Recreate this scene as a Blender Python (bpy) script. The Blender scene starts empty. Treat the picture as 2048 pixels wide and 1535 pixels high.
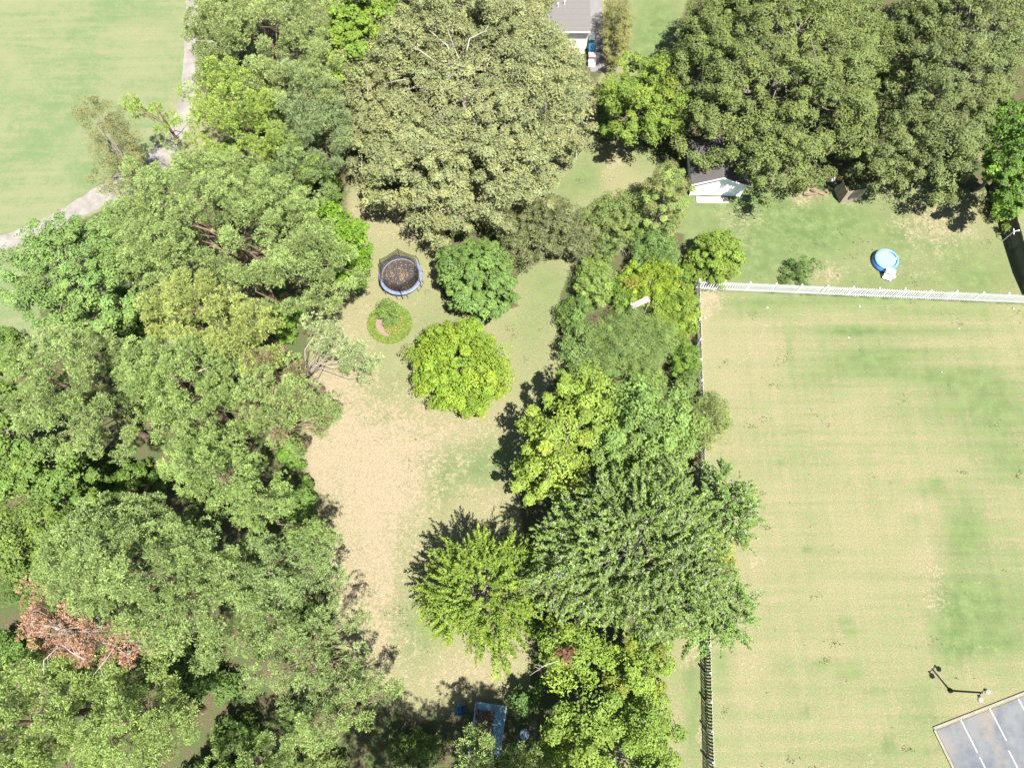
import bpy, math, random
import numpy as np
from mathutils import Vector

# ------------------------------------------------------------------ camera, sky, sun, exposure
SC = bpy.context.scene
COL = SC.collection
HCAM = 62.0
TILT = math.radians(21.3)
FPX = 1422.0
cam = bpy.data.cameras.new("camera")
cam.sensor_fit = 'HORIZONTAL'
cam.sensor_width = 36.0
cam.lens = 36.0 * FPX / 2048.0
cam.clip_end = 3000.0
cam_o = bpy.data.objects.new("camera", cam)
cam_o.location = (0, 0, HCAM)
cam_o.rotation_euler = (TILT, 0, 0)
COL.objects.link(cam_o)
SC.camera = cam_o

SHX, SHY = -0.26, 0.385            # where the shadow of a 1 m post ends
ELEV = math.atan2(1.0, math.hypot(SHX, SHY))
world = bpy.data.worlds.new("World")
SC.world = world
world.use_nodes = True
wn = world.node_tree
wn.nodes.clear()
wo = wn.nodes.new('ShaderNodeOutputWorld')
wb = wn.nodes.new('ShaderNodeBackground')
ws = wn.nodes.new('ShaderNodeTexSky')
ws.sky_type = 'NISHITA'
ws.sun_disc = False
ws.sun_elevation = ELEV
ws.sun_rotation = math.atan2(-SHX, -SHY)
wb.inputs['Strength'].default_value = 0.055
wn.links.new(ws.outputs[0], wb.inputs['Color'])
wn.links.new(wb.outputs[0], wo.inputs['Surface'])

sun = bpy.data.lights.new("sun", 'SUN')
sun.energy = 5.0
sun.angle = math.radians(0.55)
sun.color = (1.0, 0.955, 0.88)
sun_o = bpy.data.objects.new("sun", sun)
sun_o.rotation_euler = Vector((SHX, SHY, -1)).to_track_quat('-Z', 'Y').to_euler()
sun_o.location = (20, -30, 90)
COL.objects.link(sun_o)

SC.view_settings.view_transform = 'Standard'
SC.view_settings.look = 'None'
SC.view_settings.gamma = 1.0
SC.view_settings.use_curve_mapping = False
SC.view_settings.exposure = 1.67
SC.cycles.max_bounces = 6
SC.cycles.diffuse_bounces = 3
SC.cycles.glossy_bounces = 2
SC.cycles.transmission_bounces = 4
SC.cycles.transparent_max_bounces = 8

CT, ST = math.cos(TILT), math.sin(TILT)


def P(px, py, z=0.0):
    """site survey: plan position (metres) of a feature measured on the photograph at height z"""
    x = (px - 1024) / FPX
    y = (767.5 - py) / FPX
    k = (HCAM - z) / (CT - y * ST)
    return Vector((x * k, (y * CT + ST) * k, z))


def Q(X, Y, Z=0.0):
    dz = Z - HCAM
    yc = Y * CT + dz * ST
    zc = -Y * ST + dz * CT
    return 1024 + FPX * X / -zc, 767.5 - FPX * yc / -zc


# ------------------------------------------------------------------ materials
MATS = {}


def mat(name, color, rough=0.7, var=0.12, scale=3.0, spec=0.3, bump=0.0, bscale=None, metal=0.0, c2=None, detail=5):
    if name in MATS:
        return MATS[name]
    if max(color) < .6:                      # colours below were read at a stop lower exposure
        color = tuple(c * .68 for c in color)
        c2 = tuple(c * .68 for c in c2) if c2 else None
    m = bpy.data.materials.new(name)
    m.use_nodes = True
    nt = m.node_tree
    b = nt.nodes['Principled BSDF']
    b.inputs['Roughness'].default_value = rough
    b.inputs['Specular IOR Level'].default_value = spec
    b.inputs['Metallic'].default_value = metal
    tc = nt.nodes.new('ShaderNodeTexCoord')
    nz = nt.nodes.new('ShaderNodeTexNoise')
    nz.inputs['Scale'].default_value = scale
    nz.inputs['Detail'].default_value = detail
    nz.inputs['Roughness'].default_value = 0.65
    nt.links.new(tc.outputs['Object'], nz.inputs['Vector'])
    rp = nt.nodes.new('ShaderNodeValToRGB')
    c2 = c2 or color
    rp.color_ramp.elements[0].position = 0.3
    rp.color_ramp.elements[1].position = 0.7
    rp.color_ramp.elements[0].color = tuple(max(0, c * (1 - var)) for c in color) + (1,)
    rp.color_ramp.elements[1].color = tuple(min(1, c * (1 + var)) for c in c2) + (1,)
    nt.links.new(nz.outputs['Fac'], rp.inputs['Fac'])
    nt.links.new(rp.outputs['Color'], b.inputs['Base Color'])
    if bump:
        n2 = nt.nodes.new('ShaderNodeTexNoise')
        n2.inputs['Scale'].default_value = bscale or scale * 6
        n2.inputs['Detail'].default_value = 4
        nt.links.new(tc.outputs['Object'], n2.inputs['Vector'])
        bp = nt.nodes.new('ShaderNodeBump')
        bp.inputs['Strength'].default_value = bump
        bp.inputs['Distance'].default_value = 0.05
        nt.links.new(n2.outputs['Fac'], bp.inputs['Height'])
        nt.links.new(bp.outputs['Normal'], b.inputs['Normal'])
    MATS[name] = m
    return m


def leaf_mat(name, rough, transl, spec):
    m = bpy.data.materials.new(name)
    m.use_nodes = True
    nt = m.node_tree
    b = nt.nodes['Principled BSDF']
    out = nt.nodes['Material Output']
    b.inputs['Roughness'].default_value = rough
    b.inputs['Specular IOR Level'].default_value = spec
    at = nt.nodes.new('ShaderNodeAttribute')
    at.attribute_name = 'col'
    nt.links.new(at.outputs['Color'], b.inputs['Base Color'])
    tr = nt.nodes.new('ShaderNodeBsdfTranslucent')
    mx = nt.nodes.new('ShaderNodeMix')
    mx.data_type = 'RGBA'
    mx.blend_type = 'MULTIPLY'
    mx.inputs['Factor'].default_value = 1.0
    mx.inputs['B'].default_value = (1.15, 1.2, 0.6, 1)
    nt.links.new(at.outputs['Color'], mx.inputs['A'])
    nt.links.new(mx.outputs['Result'], tr.inputs['Color'])
    ms = nt.nodes.new('ShaderNodeMixShader')
    ms.inputs['Fac'].default_value = transl
    nt.links.new(b.outputs[0], ms.inputs[1])
    nt.links.new(tr.outputs[0], ms.inputs[2])
    nt.links.new(ms.outputs[0], out.inputs['Surface'])
    return m


M_LEAF = leaf_mat('leaf', 0.6, 0.27, 0.2)
M_GLOSS = leaf_mat('glossy_leaf', 0.5, 0.25, 0.35)
M_NEEDLE = leaf_mat('needles', 0.6, 0.16, 0.25)
M_PINEBARK = mat('pine_bark', (0.20, 0.135, 0.10), 0.95, 0.35, 6, bump=0.6)
M_BARK = mat('grey_bark', (0.23, 0.20, 0.17), 0.9, 0.3, 6, bump=0.5)
M_PALEBARK = mat('pale_bark', (0.42, 0.38, 0.33), 0.9, 0.25, 5, bump=0.4)


# ------------------------------------------------------------------ mesh helpers
class MB:
    def __init__(self):
        self.v, self.f, self.mi = [], [], []

    def quad(self, a, b, c, d, mi=0):
        n = len(self.v)
        self.v += [tuple(a), tuple(b), tuple(c), tuple(d)]
        self.f.append((n, n + 1, n + 2, n + 3))
        self.mi.append(mi)

    def poly(self, pts, mi=0):
        n = len(self.v)
        self.v += [tuple(p) for p in pts]
        self.f.append(tuple(range(n, n + len(pts))))
        self.mi.append(mi)

    def box(self, c, s, rz=0.0, mi=0, rx=0.0, ry=0.0):
        from mathutils import Euler
        R = Euler((rx, ry, rz)).to_matrix()
        n = len(self.v)
        for dx in (-.5, .5):
            for dy in (-.5, .5):
                for dz in (-.5, .5):
                    self.v.append(tuple(Vector(c) + R @ Vector((dx * s[0], dy * s[1], dz * s[2]))))
        for q in ((0, 1, 3, 2), (4, 6, 7, 5), (0, 4, 5, 1), (2, 3, 7, 6), (0, 2, 6, 4), (1, 5, 7, 3)):
            self.f.append(tuple(n + i for i in q))
            self.mi.append(mi)

    def prism(self, pts, z0, z1, mi=0):
        n = len(self.v)
        k = len(pts)
        self.v += [(p[0], p[1], z0) for p in pts] + [(p[0], p[1], z1) for p in pts]
        self.f.append(tuple(n + i for i in reversed(range(k))))
        self.f.append(tuple(n + k + i for i in range(k)))
        self.mi += [mi, mi]
        for i in range(k):
            j = (i + 1) % k
            self.f.append((n + i, n + j, n + k + j, n + k + i))
            self.mi.append(mi)

    def tube(self, pts, rad, sides=6, mi=0, cap=True):
        pts = [Vector(p) for p in pts]
        if not hasattr(rad, '__len__'):
            rad = [rad] * len(pts)
        n = len(self.v)
        up = Vector((0.13, 0.31, 0.94)).normalized()
        for i, p in enumerate(pts):
            d = (pts[min(i + 1, len(pts) - 1)] - pts[max(i - 1, 0)])
            if d.length < 1e-6:
                d = Vector((0, 0, 1))
            d.normalize()
            a = d.cross(up)
            if a.length < 0.1:
                a = d.cross(Vector((1, 0, 0)))
            a.normalize()
            b = d.cross(a)
            for k in range(sides):
                t = 2 * math.pi * k / sides
                self.v.append(tuple(p + (a * math.cos(t) + b * math.sin(t)) * rad[i]))
        for i in range(len(pts) - 1):
            for k in range(sides):
                k2 = (k + 1) % sides
                self.f.append((n + i * sides + k, n + i * sides + k2, n + (i + 1) * sides + k2, n + (i + 1) * sides + k))
                self.mi.append(mi)
        if cap:
            self.f.append(tuple(n + k for k in reversed(range(sides))))
            self.f.append(tuple(n + (len(pts) - 1) * sides + k for k in range(sides)))
            self.mi += [mi, mi]

    def lathe(self, c, prof, sides=24, mi=0, sx=1.0):
        n = len(self.v)
        for r, z in prof:
            for k in range(sides):
                t = 2 * math.pi * k / sides
                self.v.append((c[0] + r * math.cos(t), c[1] + r * math.sin(t) * sx, c[2] + z))
        for i in range(len(prof) - 1):
            for k in range(sides):
                k2 = (k + 1) % sides
                self.f.append((n + i * sides + k, n + i * sides + k2, n + (i + 1) * sides + k2, n + (i + 1) * sides + k))
                self.mi.append(mi)

    def mesh(self, name, mats, smooth=False):
        me = bpy.data.meshes.new(name)
        me.from_pydata(self.v, [], self.f)
        for m in (mats if isinstance(mats, (list, tuple)) else [mats]):
            me.materials.append(m)
        if any(self.mi):
            me.polygons.foreach_set('material_index', self.mi)
        if smooth:
            me.polygons.foreach_set('use_smooth', [True] * len(me.polygons))
        me.update()
        return me

    def obj(self, name, mats, parent=None, smooth=False):
        return link(name, self.mesh(name, mats, smooth), parent)


def link(name, me, parent=None):
    o = bpy.data.objects.new(name, me)
    COL.objects.link(o)
    if parent is not None:
        o.parent = parent
    return o


def tag(o, label=None, cat=None, group=None, kind=None):
    if label:
        o['label'] = label
    if cat:
        o['category'] = cat
    if group:
        o['group'] = group
    if kind:
        o['kind'] = kind
    return o


def thing(name, loc, label, cat, group=None, rz=0.0):
    o = bpy.data.objects.new(name, None)
    o.empty_display_size = 0.3
    o.location = loc
    o.rotation_euler = (0, 0, rz)
    COL.objects.link(o)
    return tag(o, label, cat, group)


def np_mesh(name, V, k, cols, m):
    """V: (N*k,3) faces of k verts each, cols (N,3)"""
    n = len(V) // k
    me = bpy.data.meshes.new(name)
    me.vertices.add(len(V))
    me.vertices.foreach_set('co', np.ascontiguousarray(V, dtype=np.float32).ravel())
    me.loops.add(n * k)
    me.loops.foreach_set('vertex_index', np.arange(n * k, dtype=np.int32))
    me.polygons.add(n)
    me.polygons.foreach_set('loop_start', np.arange(n, dtype=np.int32) * k)
    at = me.attributes.new('col', 'FLOAT_COLOR', 'FACE')
    c4 = np.ones((n, 4), dtype=np.float32)
    c4[:, :3] = np.clip(cols, 0, 1)
    at.data.foreach_set('color', c4.ravel())
    me.materials.append(m)
    me.update(calc_edges=True)
    return me


def nrm(a):
    return a / np.maximum(np.linalg.norm(a, axis=1, keepdims=True), 1e-6)


def leaf_quads(C, N, L, asp, rng, fold=0.18, T=None):
    n = len(C)
    if T is None:
        T = rng.normal(size=(n, 3))
    N = nrm(N)
    T = nrm(T - N * (T * N).sum(1, keepdims=True))
    B = np.cross(N, T)
    L = L[:, None]
    W = L * asp
    V = np.empty((n, 4, 3))
    V[:, 0] = C - T * L * 0.5
    V[:, 1] = C + B * W * 0.5 + N * fold * W
    V[:, 2] = C + T * L * 0.5
    V[:, 3] = C - B * W * 0.5 + N * fold * W
    return V.reshape(-1, 3)


def leaf_tris(C, N, L, asp, rng, T=None):
    n = len(C)
    if T is None:
        T = rng.normal(size=(n, 3))
    N = nrm(N)
    T = nrm(T - N * (T * N).sum(1, keepdims=True))
    B = np.cross(N, T)
    L = L[:, None]
    W = L * asp * 1.15
    V = np.empty((n, 3, 3))
    s = rng.uniform(-.25, .25, (n, 1))
    V[:, 0] = C - T * L * 0.42 + B * W * (.5 + s)
    V[:, 1] = C - T * L * 0.42 - B * W * (.5 - s)
    V[:, 2] = C + T * L * 0.58
    return V.reshape(-1, 3)


def needle_tris(C, D, L, wid, K, rng):
    n = len(C)
    d = nrm((np.repeat(D, K, 0) * 0.75 + rng.normal(size=(n * K, 3)) * 0.62))
    c = np.repeat(C, K, 0)
    l = (np.repeat(L, K) * rng.uniform(0.7, 1.15, n * K))[:, None]
    s = nrm(np.cross(d, rng.normal(size=(n * K, 3)))) * wid
    V = np.empty((n * K, 3, 3))
    V[:, 0] = c - s * 0.6 + d * l * 0.08
    V[:, 1] = c + s * 0.6 + d * l * 0.08
    V[:, 2] = c + d * l
    # blunt needle fan: widen towards the tip
    V[:, 0] = c + d * l * 0.1
    V[:, 1] = c + d * l + s
    V[:, 2] = c + d * l - s
    return V.reshape(-1, 3)


# ------------------------------------------------------------------ ground
def seg_dist(X, Y, a, b):
    ax, ay = a
    bx, by = b
    dx, dy = bx - ax, by - ay
    t = np.clip(((X - ax) * dx + (Y - ay) * dy) / (dx * dx + dy * dy + 1e-9), 0, 1)
    return np.hypot(X - ax - t * dx, Y - ay - t * dy)


def in_poly(X, Y, poly):
    ins = np.zeros(X.shape, bool)
    j = len(poly) - 1
    for i in range(len(poly)):
        xi, yi = poly[i]
        xj, yj = poly[j]
        c = ((yi > Y) != (yj > Y)) & (X < (xj - xi) * (Y - yi) / (yj - yi + 1e-9) + xi)
        ins ^= c
        j = i
    return ins


def soft_poly(X, Y, poly, w):
    d = np.full(X.shape, 1e9)
    for i in range(len(poly)):
        d = np.minimum(d, seg_dist(X, Y, poly[i], poly[(i + 1) % len(poly)]))
    s = np.where(in_poly(X, Y, poly), d, -d)
    return np.clip(0.5 + s / (2 * w), 0, 1)


def build_ground():
    step = 0.45
    xs = np.concatenate([[-900, -300, -120], np.arange(-72, 72, step), [120, 300, 900]])
    ys = np.concatenate([[-900, -300, -80, -30], np.arange(-14, 86, step), [120, 300, 900]])
    X, Y = np.meshgrid(xs, ys)
    dz = -HCAM
    yc = Y * CT + dz * ST
    zc = np.minimum(-Y * ST + dz * CT, -5.0)
    PX = 1024 - FPX * X / zc
    PY = 767.5 + FPX * yc / zc
    green = np.full(X.shape, 0.36)
    green += .22 * soft_poly(PX, PY, [(1330, 330), (2050, 330), (2050, 590), (1330, 575)], 30)
    bare = np.zeros(X.shape)
    litter = np.zeros(X.shape)
    fair = np.zeros(X.shape)
    mow = soft_poly(PX, PY, [(1400, 590), (2400, 640), (2400, 1900), (1430, 1900)], 8)

    def blob(A, cx, cy, rx, ry, v, p=1.0):
        e = np.exp(-(((PX - cx) / rx) ** 2 + ((PY - cy) / ry) ** 2) ** p)
        A += v * e

    # centre lawn
    for b in [(930, 930, 95, 48, .55), (1000, 900, 60, 60, .2), (880, 985, 30, 40, .35), (760, 770, 90, 60, .25),
              (860, 630, 80, 50, .25), (1075, 640, 60, 110, .28), (1100, 560, 50, 50, .25), (800, 470, 60, 50, .15),
              (730, 950, 22, 30, .35), (690, 960, 30, 40, .3), (790, 1090, 50, 60, .3), (830, 1290, 50, 80, .3),
              (850, 1060, 60, 60, .2), (800, 1220, 60, 60, .2), (760, 845, 60, 40, .25),
              (1175, 345, 40, 50, .5), (1290, 310, 40, 40, .3), (1120, 380, 40, 30, .3),
              # top right yard
              (1450, 440, 110, 60, .30), (1560, 440, 70, 40, .4), (1640, 470, 90, 50, .45), (1500, 520, 70, 50, .35),
              (1690, 430, 60, 40, .2), (1760, 560, 120, 30, .3), (1960, 560, 60, 50, .3), (1900, 500, 60, 30, .2), (1800, 470, 40, 60, .3),
              (1410, 390, 60, 20, .4), (1500, 400, 50, 15, .4), (1310, 60, 60, 120, .7),
              # big right lawn
              (1500, 615, 90, 20, .35), (1720, 600, 200, 14, .4), (1850, 625, 160, 12, .3), (1700, 660, 60, 10, .5), (1860, 662, 150, 10, .5),
              (1740, 730, 70, 30, .5), (1850, 705, 150, 14, .35), (1880, 750, 80, 26, .5), (1640, 760, 60, 40, .15), (1700, 690, 70, 40, .2), (1950, 790, 120, 50, .45),
              (1580, 690, 8, 60, .2), (1990, 850, 90, 60, .35), (2030, 930, 60, 40, .35), (1860, 980, 50, 14, .3), (1650, 890, 140, 40, .12),
              (1925, 1060, 45, 65, .55), (2000, 1100, 90, 40, .2), (1960, 1200, 110, 55, .5), (2000, 1280, 110, 45, .45), (1920, 1290, 50, 40, .3), (1900, 1240, 40, 90, .25),
              (1830, 1040, 20, 20, .3), (1870, 965, 12, 10, .4), (1565, 925, 12, 10, .4), (1615, 1096, 9, 8, .5), (1690, 1240, 14, 8, .4), (1705, 1262, 14, 8, .4),
              (1700, 1345, 26, 16, .35), (1645, 1330, 22, 12, .3), (1612, 1422, 9, 14, .45), (1750, 1380, 22, 8, .4), (1775, 1485, 14, 16, .5), (1720, 1525, 70, 40, .3),
              (1850, 1400, 70, 60, .22), (1820, 1500, 60, 50, .2), (1450, 1440, 30, 120, .2), (1440, 1320, 22, 40, .3),
              (1390, 1440, 24, 90, .5), (1380, 1340, 20, 40, .3)]:
        blob(green, *b)
    for b in [(680, 850, 70, 110, .75), (720, 950, 110, 90, .72), (740, 1070, 80, 110, .9), (640, 780, 40, 60, .6), (630, 930, 30, 60, .6), (700, 1220, 60, 80, .7),
              (800, 940, 60, 80, .5), (760, 1180, 60, 90, .5), (960, 1330, 90, 40, .5), (900, 1370, 120, 60, .4), (760, 1300, 70, 60, .6),
              (860, 1000, 140, 120, .25), (900, 800, 200, 160, .12), (760, 830, 120, 80, .4), (870, 870, 100, 50, .4), (700, 740, 60, 50, .3), (960, 850, 70, 30, .35), (990, 1000, 50, 30, .35),
              (1240, 310, 24, 30, .55), (1215, 355, 22, 30, .4), (1420, 600, 26, 26, 1.1), (1400, 640, 10, 60, .5), (1415, 545, 30, 14, .3),
              (1650, 545, 34, 22, .7), (1600, 400, 20, 18, .6), (1630, 385, 30, 16, .5), (1880, 455, 90, 50, .5), (1800, 540, 120, 24, .3), (1480, 430, 60, 30, .3), (810, 430, 90, 70, .35), (725, 640, 60, 50, .35), (800, 600, 60, 30, .2), (1950, 1300, 60, 14, .25), (1720, 1525, 60, 30, .3), (1860, 440, 70, 40, .35), (1700, 400, 30, 14, .3),
              (1480, 480, 40, 40, .2), (1370, 495, 14, 14, .4),
              (1540, 670, 40, 40, .25), (1480, 720, 60, 80, .25), (1500, 900, 30, 30, .25), (1510, 1130, 30, 60, .4), (1830, 1010, 36, 16, .45), (1860, 1130, 34, 70, .42), (1870, 1200, 26, 30, .42),
              (1700, 1160, 90, 140, .2), (1500, 1330, 40, 50, .4), (1640, 1430, 80, 60, .2), (1960, 1160, 14, 8, .5), (1730, 800, 70, 14, .15), (1600, 970, 60, 40, .15),
              (1380, 1310, 24, 30, .7), (1400, 1480, 8, 60, .5), (820, 455, 60, 40, .3), (720, 420, 40, 40, .4),
              (60, 70, 24, 12, .5), (280, 60, 60, 40, .35), (350, 200, 16, 60, .4), (300, 180, 20, 20, .3), (140, 280, 40, 40, .2)]:
        blob(bare, *b)
    # pine straw and mulch under trees and in the beds
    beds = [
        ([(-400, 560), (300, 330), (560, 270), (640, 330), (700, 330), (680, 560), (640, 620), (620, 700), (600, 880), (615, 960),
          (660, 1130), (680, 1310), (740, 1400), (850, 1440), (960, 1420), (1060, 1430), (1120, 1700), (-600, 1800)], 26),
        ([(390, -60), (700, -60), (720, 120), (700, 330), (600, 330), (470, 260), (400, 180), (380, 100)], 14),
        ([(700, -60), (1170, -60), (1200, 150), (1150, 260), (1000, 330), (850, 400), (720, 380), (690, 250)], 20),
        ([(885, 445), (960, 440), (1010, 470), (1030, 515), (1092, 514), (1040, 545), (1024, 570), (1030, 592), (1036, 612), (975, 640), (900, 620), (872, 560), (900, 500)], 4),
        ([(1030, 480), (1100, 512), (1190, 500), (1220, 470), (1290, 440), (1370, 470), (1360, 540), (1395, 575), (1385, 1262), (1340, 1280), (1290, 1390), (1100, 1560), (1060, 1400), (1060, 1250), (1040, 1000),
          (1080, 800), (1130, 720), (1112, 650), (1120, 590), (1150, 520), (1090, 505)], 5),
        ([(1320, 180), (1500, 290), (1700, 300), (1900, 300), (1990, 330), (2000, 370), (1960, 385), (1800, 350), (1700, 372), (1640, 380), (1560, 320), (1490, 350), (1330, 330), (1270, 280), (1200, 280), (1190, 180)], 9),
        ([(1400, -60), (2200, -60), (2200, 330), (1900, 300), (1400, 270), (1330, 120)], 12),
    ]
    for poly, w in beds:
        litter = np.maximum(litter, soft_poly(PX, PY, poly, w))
    # golf fairway west of the path
    fw = [(-800, 620), (-300, 575), (0, 470), (120, 425), (250, 360), (340, 270), (372, 170), (378, 60), (385, -80), (-800, -80)]
    fair = soft_poly(PX, PY, fw, 6)
    verge = [(-700, 700), (0, 505), (60, 490), (90, 700), (0, 760), (-700, 900)]
    v2 = soft_poly(PX, PY, verge, 10)
    litter *= (1 - v2)
    pth = soft_poly(PX, PY, [(-800, 700), (-300, 600), (0, 512), (130, 455), (260, 395), (330, 350), (380, 270), (392, 150), (392, -90), (-900, -90), (-900, 700)], 8)
    litter *= (1 - pth)
    fair = np.maximum(fair, v2 * 0.9)
    fair = np.maximum(fair, pth)
    me = bpy.data.meshes.new('ground')
    ny, nx = X.shape
    V = np.stack([X, Y, np.zeros_like(X)], -1).reshape(-1, 3)
    idx = np.arange(nx * ny).reshape(ny, nx)
    F = np.stack([idx[:-1, :-1], idx[:-1, 1:], idx[1:, 1:], idx[1:, :-1]], -1).reshape(-1, 4)
    me.vertices.add(len(V))
    me.vertices.foreach_set('co', V.astype(np.float32).ravel())
    me.loops.add(F.size)
    me.loops.foreach_set('vertex_index', F.astype(np.int32).ravel())
    me.polygons.add(len(F))
    me.polygons.foreach_set('loop_start', np.arange(len(F), dtype=np.int32) * 4)
    for nm, A in (('green', green), ('bare', bare), ('litter', litter), ('fair', fair), ('mow', mow)):
        at = me.attributes.new(nm, 'FLOAT', 'POINT')
        at.data.foreach_set('value', A.astype(np.float32).ravel())
    me.update(calc_edges=True)
    me.materials.append(ground_mat())
    return tag(link('ground', me), 'mown lawns with dry tan and green patches and pine straw under the trees', 'ground', kind='structure')


def ground_mat():
    m = bpy.data.materials.new('lawn')
    m.use_nodes = True
    nt = m.node_tree
    N, Lk = nt.nodes, nt.links
    b = N['Principled BSDF']
    b.inputs['Roughness'].default_value = 0.95
    b.inputs['Specular IOR Level'].default_value = 0.1
    geo = N.new('ShaderNodeNewGeometry')

    def noise(scale, detail=5, rough=0.6, stretch=None, rot=0.0):
        nz = N.new('ShaderNodeTexNoise')
        nz.inputs['Scale'].default_value = scale
        nz.inputs['Detail'].default_value = detail
        nz.inputs['Roughness'].default_value = rough
        if stretch:
            mp = N.new('ShaderNodeMapping')
            mp.inputs['Scale'].default_value = stretch
            mp.inputs['Rotation'].default_value = (0, 0, rot)
            Lk.new(geo.outputs['Position'], mp.inputs['Vector'])
            Lk.new(mp.outputs[0], nz.inputs['Vector'])
        else:
            Lk.new(geo.outputs['Position'], nz.inputs['Vector'])
        return nz.outputs['Fac']

    def attr(n):
        a = N.new('ShaderNodeAttribute')
        a.attribute_name = n
        return a.outputs['Fac']

    def mth(op, a, c=None, clamp=False, d=None):
        q = N.new('ShaderNodeMath')
        q.operation = op
        q.use_clamp = clamp
        for i, s in enumerate((a, c, d)):
            if s is None:
                continue
            if isinstance(s, (int, float)):
                q.inputs[i].default_value = s
            else:
                Lk.new(s, q.inputs[i])
        return q.outputs[0]

    def mix(f, A, B, mode='MIX'):
        q = N.new('ShaderNodeMix')
        q.data_type = 'RGBA'
        q.blend_type = mode
        if isinstance(f, (int, float)):
            q.inputs['Factor'].default_value = f
        else:
            Lk.new(f, q.inputs['Factor'])
        for nm, s in (('A', A), ('B', B)):
            if isinstance(s, tuple):
                q.inputs[nm].default_value = s + (1,)
            else:
                Lk.new(s, q.inputs[nm])
        return q.outputs['Result']

    def ramp(f, lo, hi):
        q = N.new('ShaderNodeMapRange')
        q.interpolation_type = 'SMOOTHSTEP'
        q.inputs['From Min'].default_value = lo
        q.inputs['From Max'].default_value = hi
        Lk.new(f, q.inputs['Value'])
        return q.outputs[0]

    big = noise(0.13, 4, 0.6)
    med = noise(0.8, 6, 0.72)
    fine = noise(3.2, 6, 0.78)
    vfine = noise(9.0, 4, 0.8)
    streak = noise(1.0, 3, 0.6, (0.06, 1.3, 1), 0.03)
    streak2 = noise(1.0, 3, 0.6, (1.2, 0.08, 1), -0.05)
    fstreak = noise(1.0, 4, 0.6, (0.10, 1.0, 1), -0.35)

    def cen(f, k):
        return mth('MULTIPLY', mth('SUBTRACT', f, 0.5), k)
    # green share
    mw = attr('mow')
    g = attr('green')
    g = mth('ADD', g, cen(big, 0.6))
    g = mth('ADD', g, cen(med, 1.1))
    g = mth('ADD', g, cen(fine, 1.9))
    g = mth('ADD', g, mth('MULTIPLY', mw, cen(streak, .75)))
    g = mth('ADD', g, mth('MULTIPLY', mw, cen(streak2, 0.5)))
    gf = ramp(g, 0.0, 1.05)
    tan = mix(ramp(vfine, .3, .7), (0.138, 0.125, 0.068), (0.200, 0.182, 0.106))
    grn = mix(ramp(med, .3, .7), (0.058, 0.092, 0.032), (0.108, 0.140, 0.056))
    c = mix(gf, tan, grn)
    # bare, worn ground
    b0 = attr('bare')
    bb = b0
    bb = mth('MULTIPLY', bb, .76)
    bb = mth('ADD', bb, cen(med, 2.6))
    bb = mth('ADD', bb, cen(fine, 4.2))
    bf = mth('MULTIPLY', ramp(bb, 0.1, 1.1), ramp(b0, .03, .35))
    dirt = mix(ramp(vfine, .3, .7), (0.165, 0.130, 0.086), (0.236, 0.196, 0.136))
    c = mix(bf, c, dirt)
    # fairway
    ff = attr('fair')
    fg = mth('ADD', mth('MULTIPLY', fstreak, 0.9), cen(big, 1.3))
    fg = mth('ADD', fg, cen(fine, 1.6))
    fg = mth('ADD', fg, cen(med, .9))
    fc = mix(ramp(fg, 0.2, 0.8), (0.140, 0.150, 0.080), (0.086, 0.126, 0.054))
    fc = mix(mth('MULTIPLY', ramp(bb, 0.3, 1.0), ramp(b0, .03, .35)), fc, (0.185, 0.155, 0.098))
    c = mix(ff, c, fc)
    # litter
    ll = attr('litter')
    ll = mth('ADD', ll, cen(fine, .9))
    ll = mth('ADD', ll, cen(med, .5))
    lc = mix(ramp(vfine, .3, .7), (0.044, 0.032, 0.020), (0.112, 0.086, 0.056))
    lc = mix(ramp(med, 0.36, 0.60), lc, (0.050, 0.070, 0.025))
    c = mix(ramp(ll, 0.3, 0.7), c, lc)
    # grain of the sward
    v = mth('ADD', cen(vfine, .9), cen(fine, .5))
    v = mth('ADD', v, 1.0)
    cc = N.new('ShaderNodeCombineColor')
    for i in range(3):
        Lk.new(v, cc.inputs[i])
    c = mix(1.0, c, cc.outputs[0], 'MULTIPLY')
    Lk.new(c, b.inputs['Base Color'])
    bp = N.new('ShaderNodeBump')
    bp.inputs['Strength'].default_value = 0.28
    bp.inputs['Distance'].default_value = 0.05
    hh = mth('ADD', mth('MULTIPLY', vfine, 0.5), fine)
    Lk.new(hh, bp.inputs['Height'])
    Lk.new(bp.outputs['Normal'], b.inputs['Normal'])
    return m


ground = build_ground()


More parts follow.
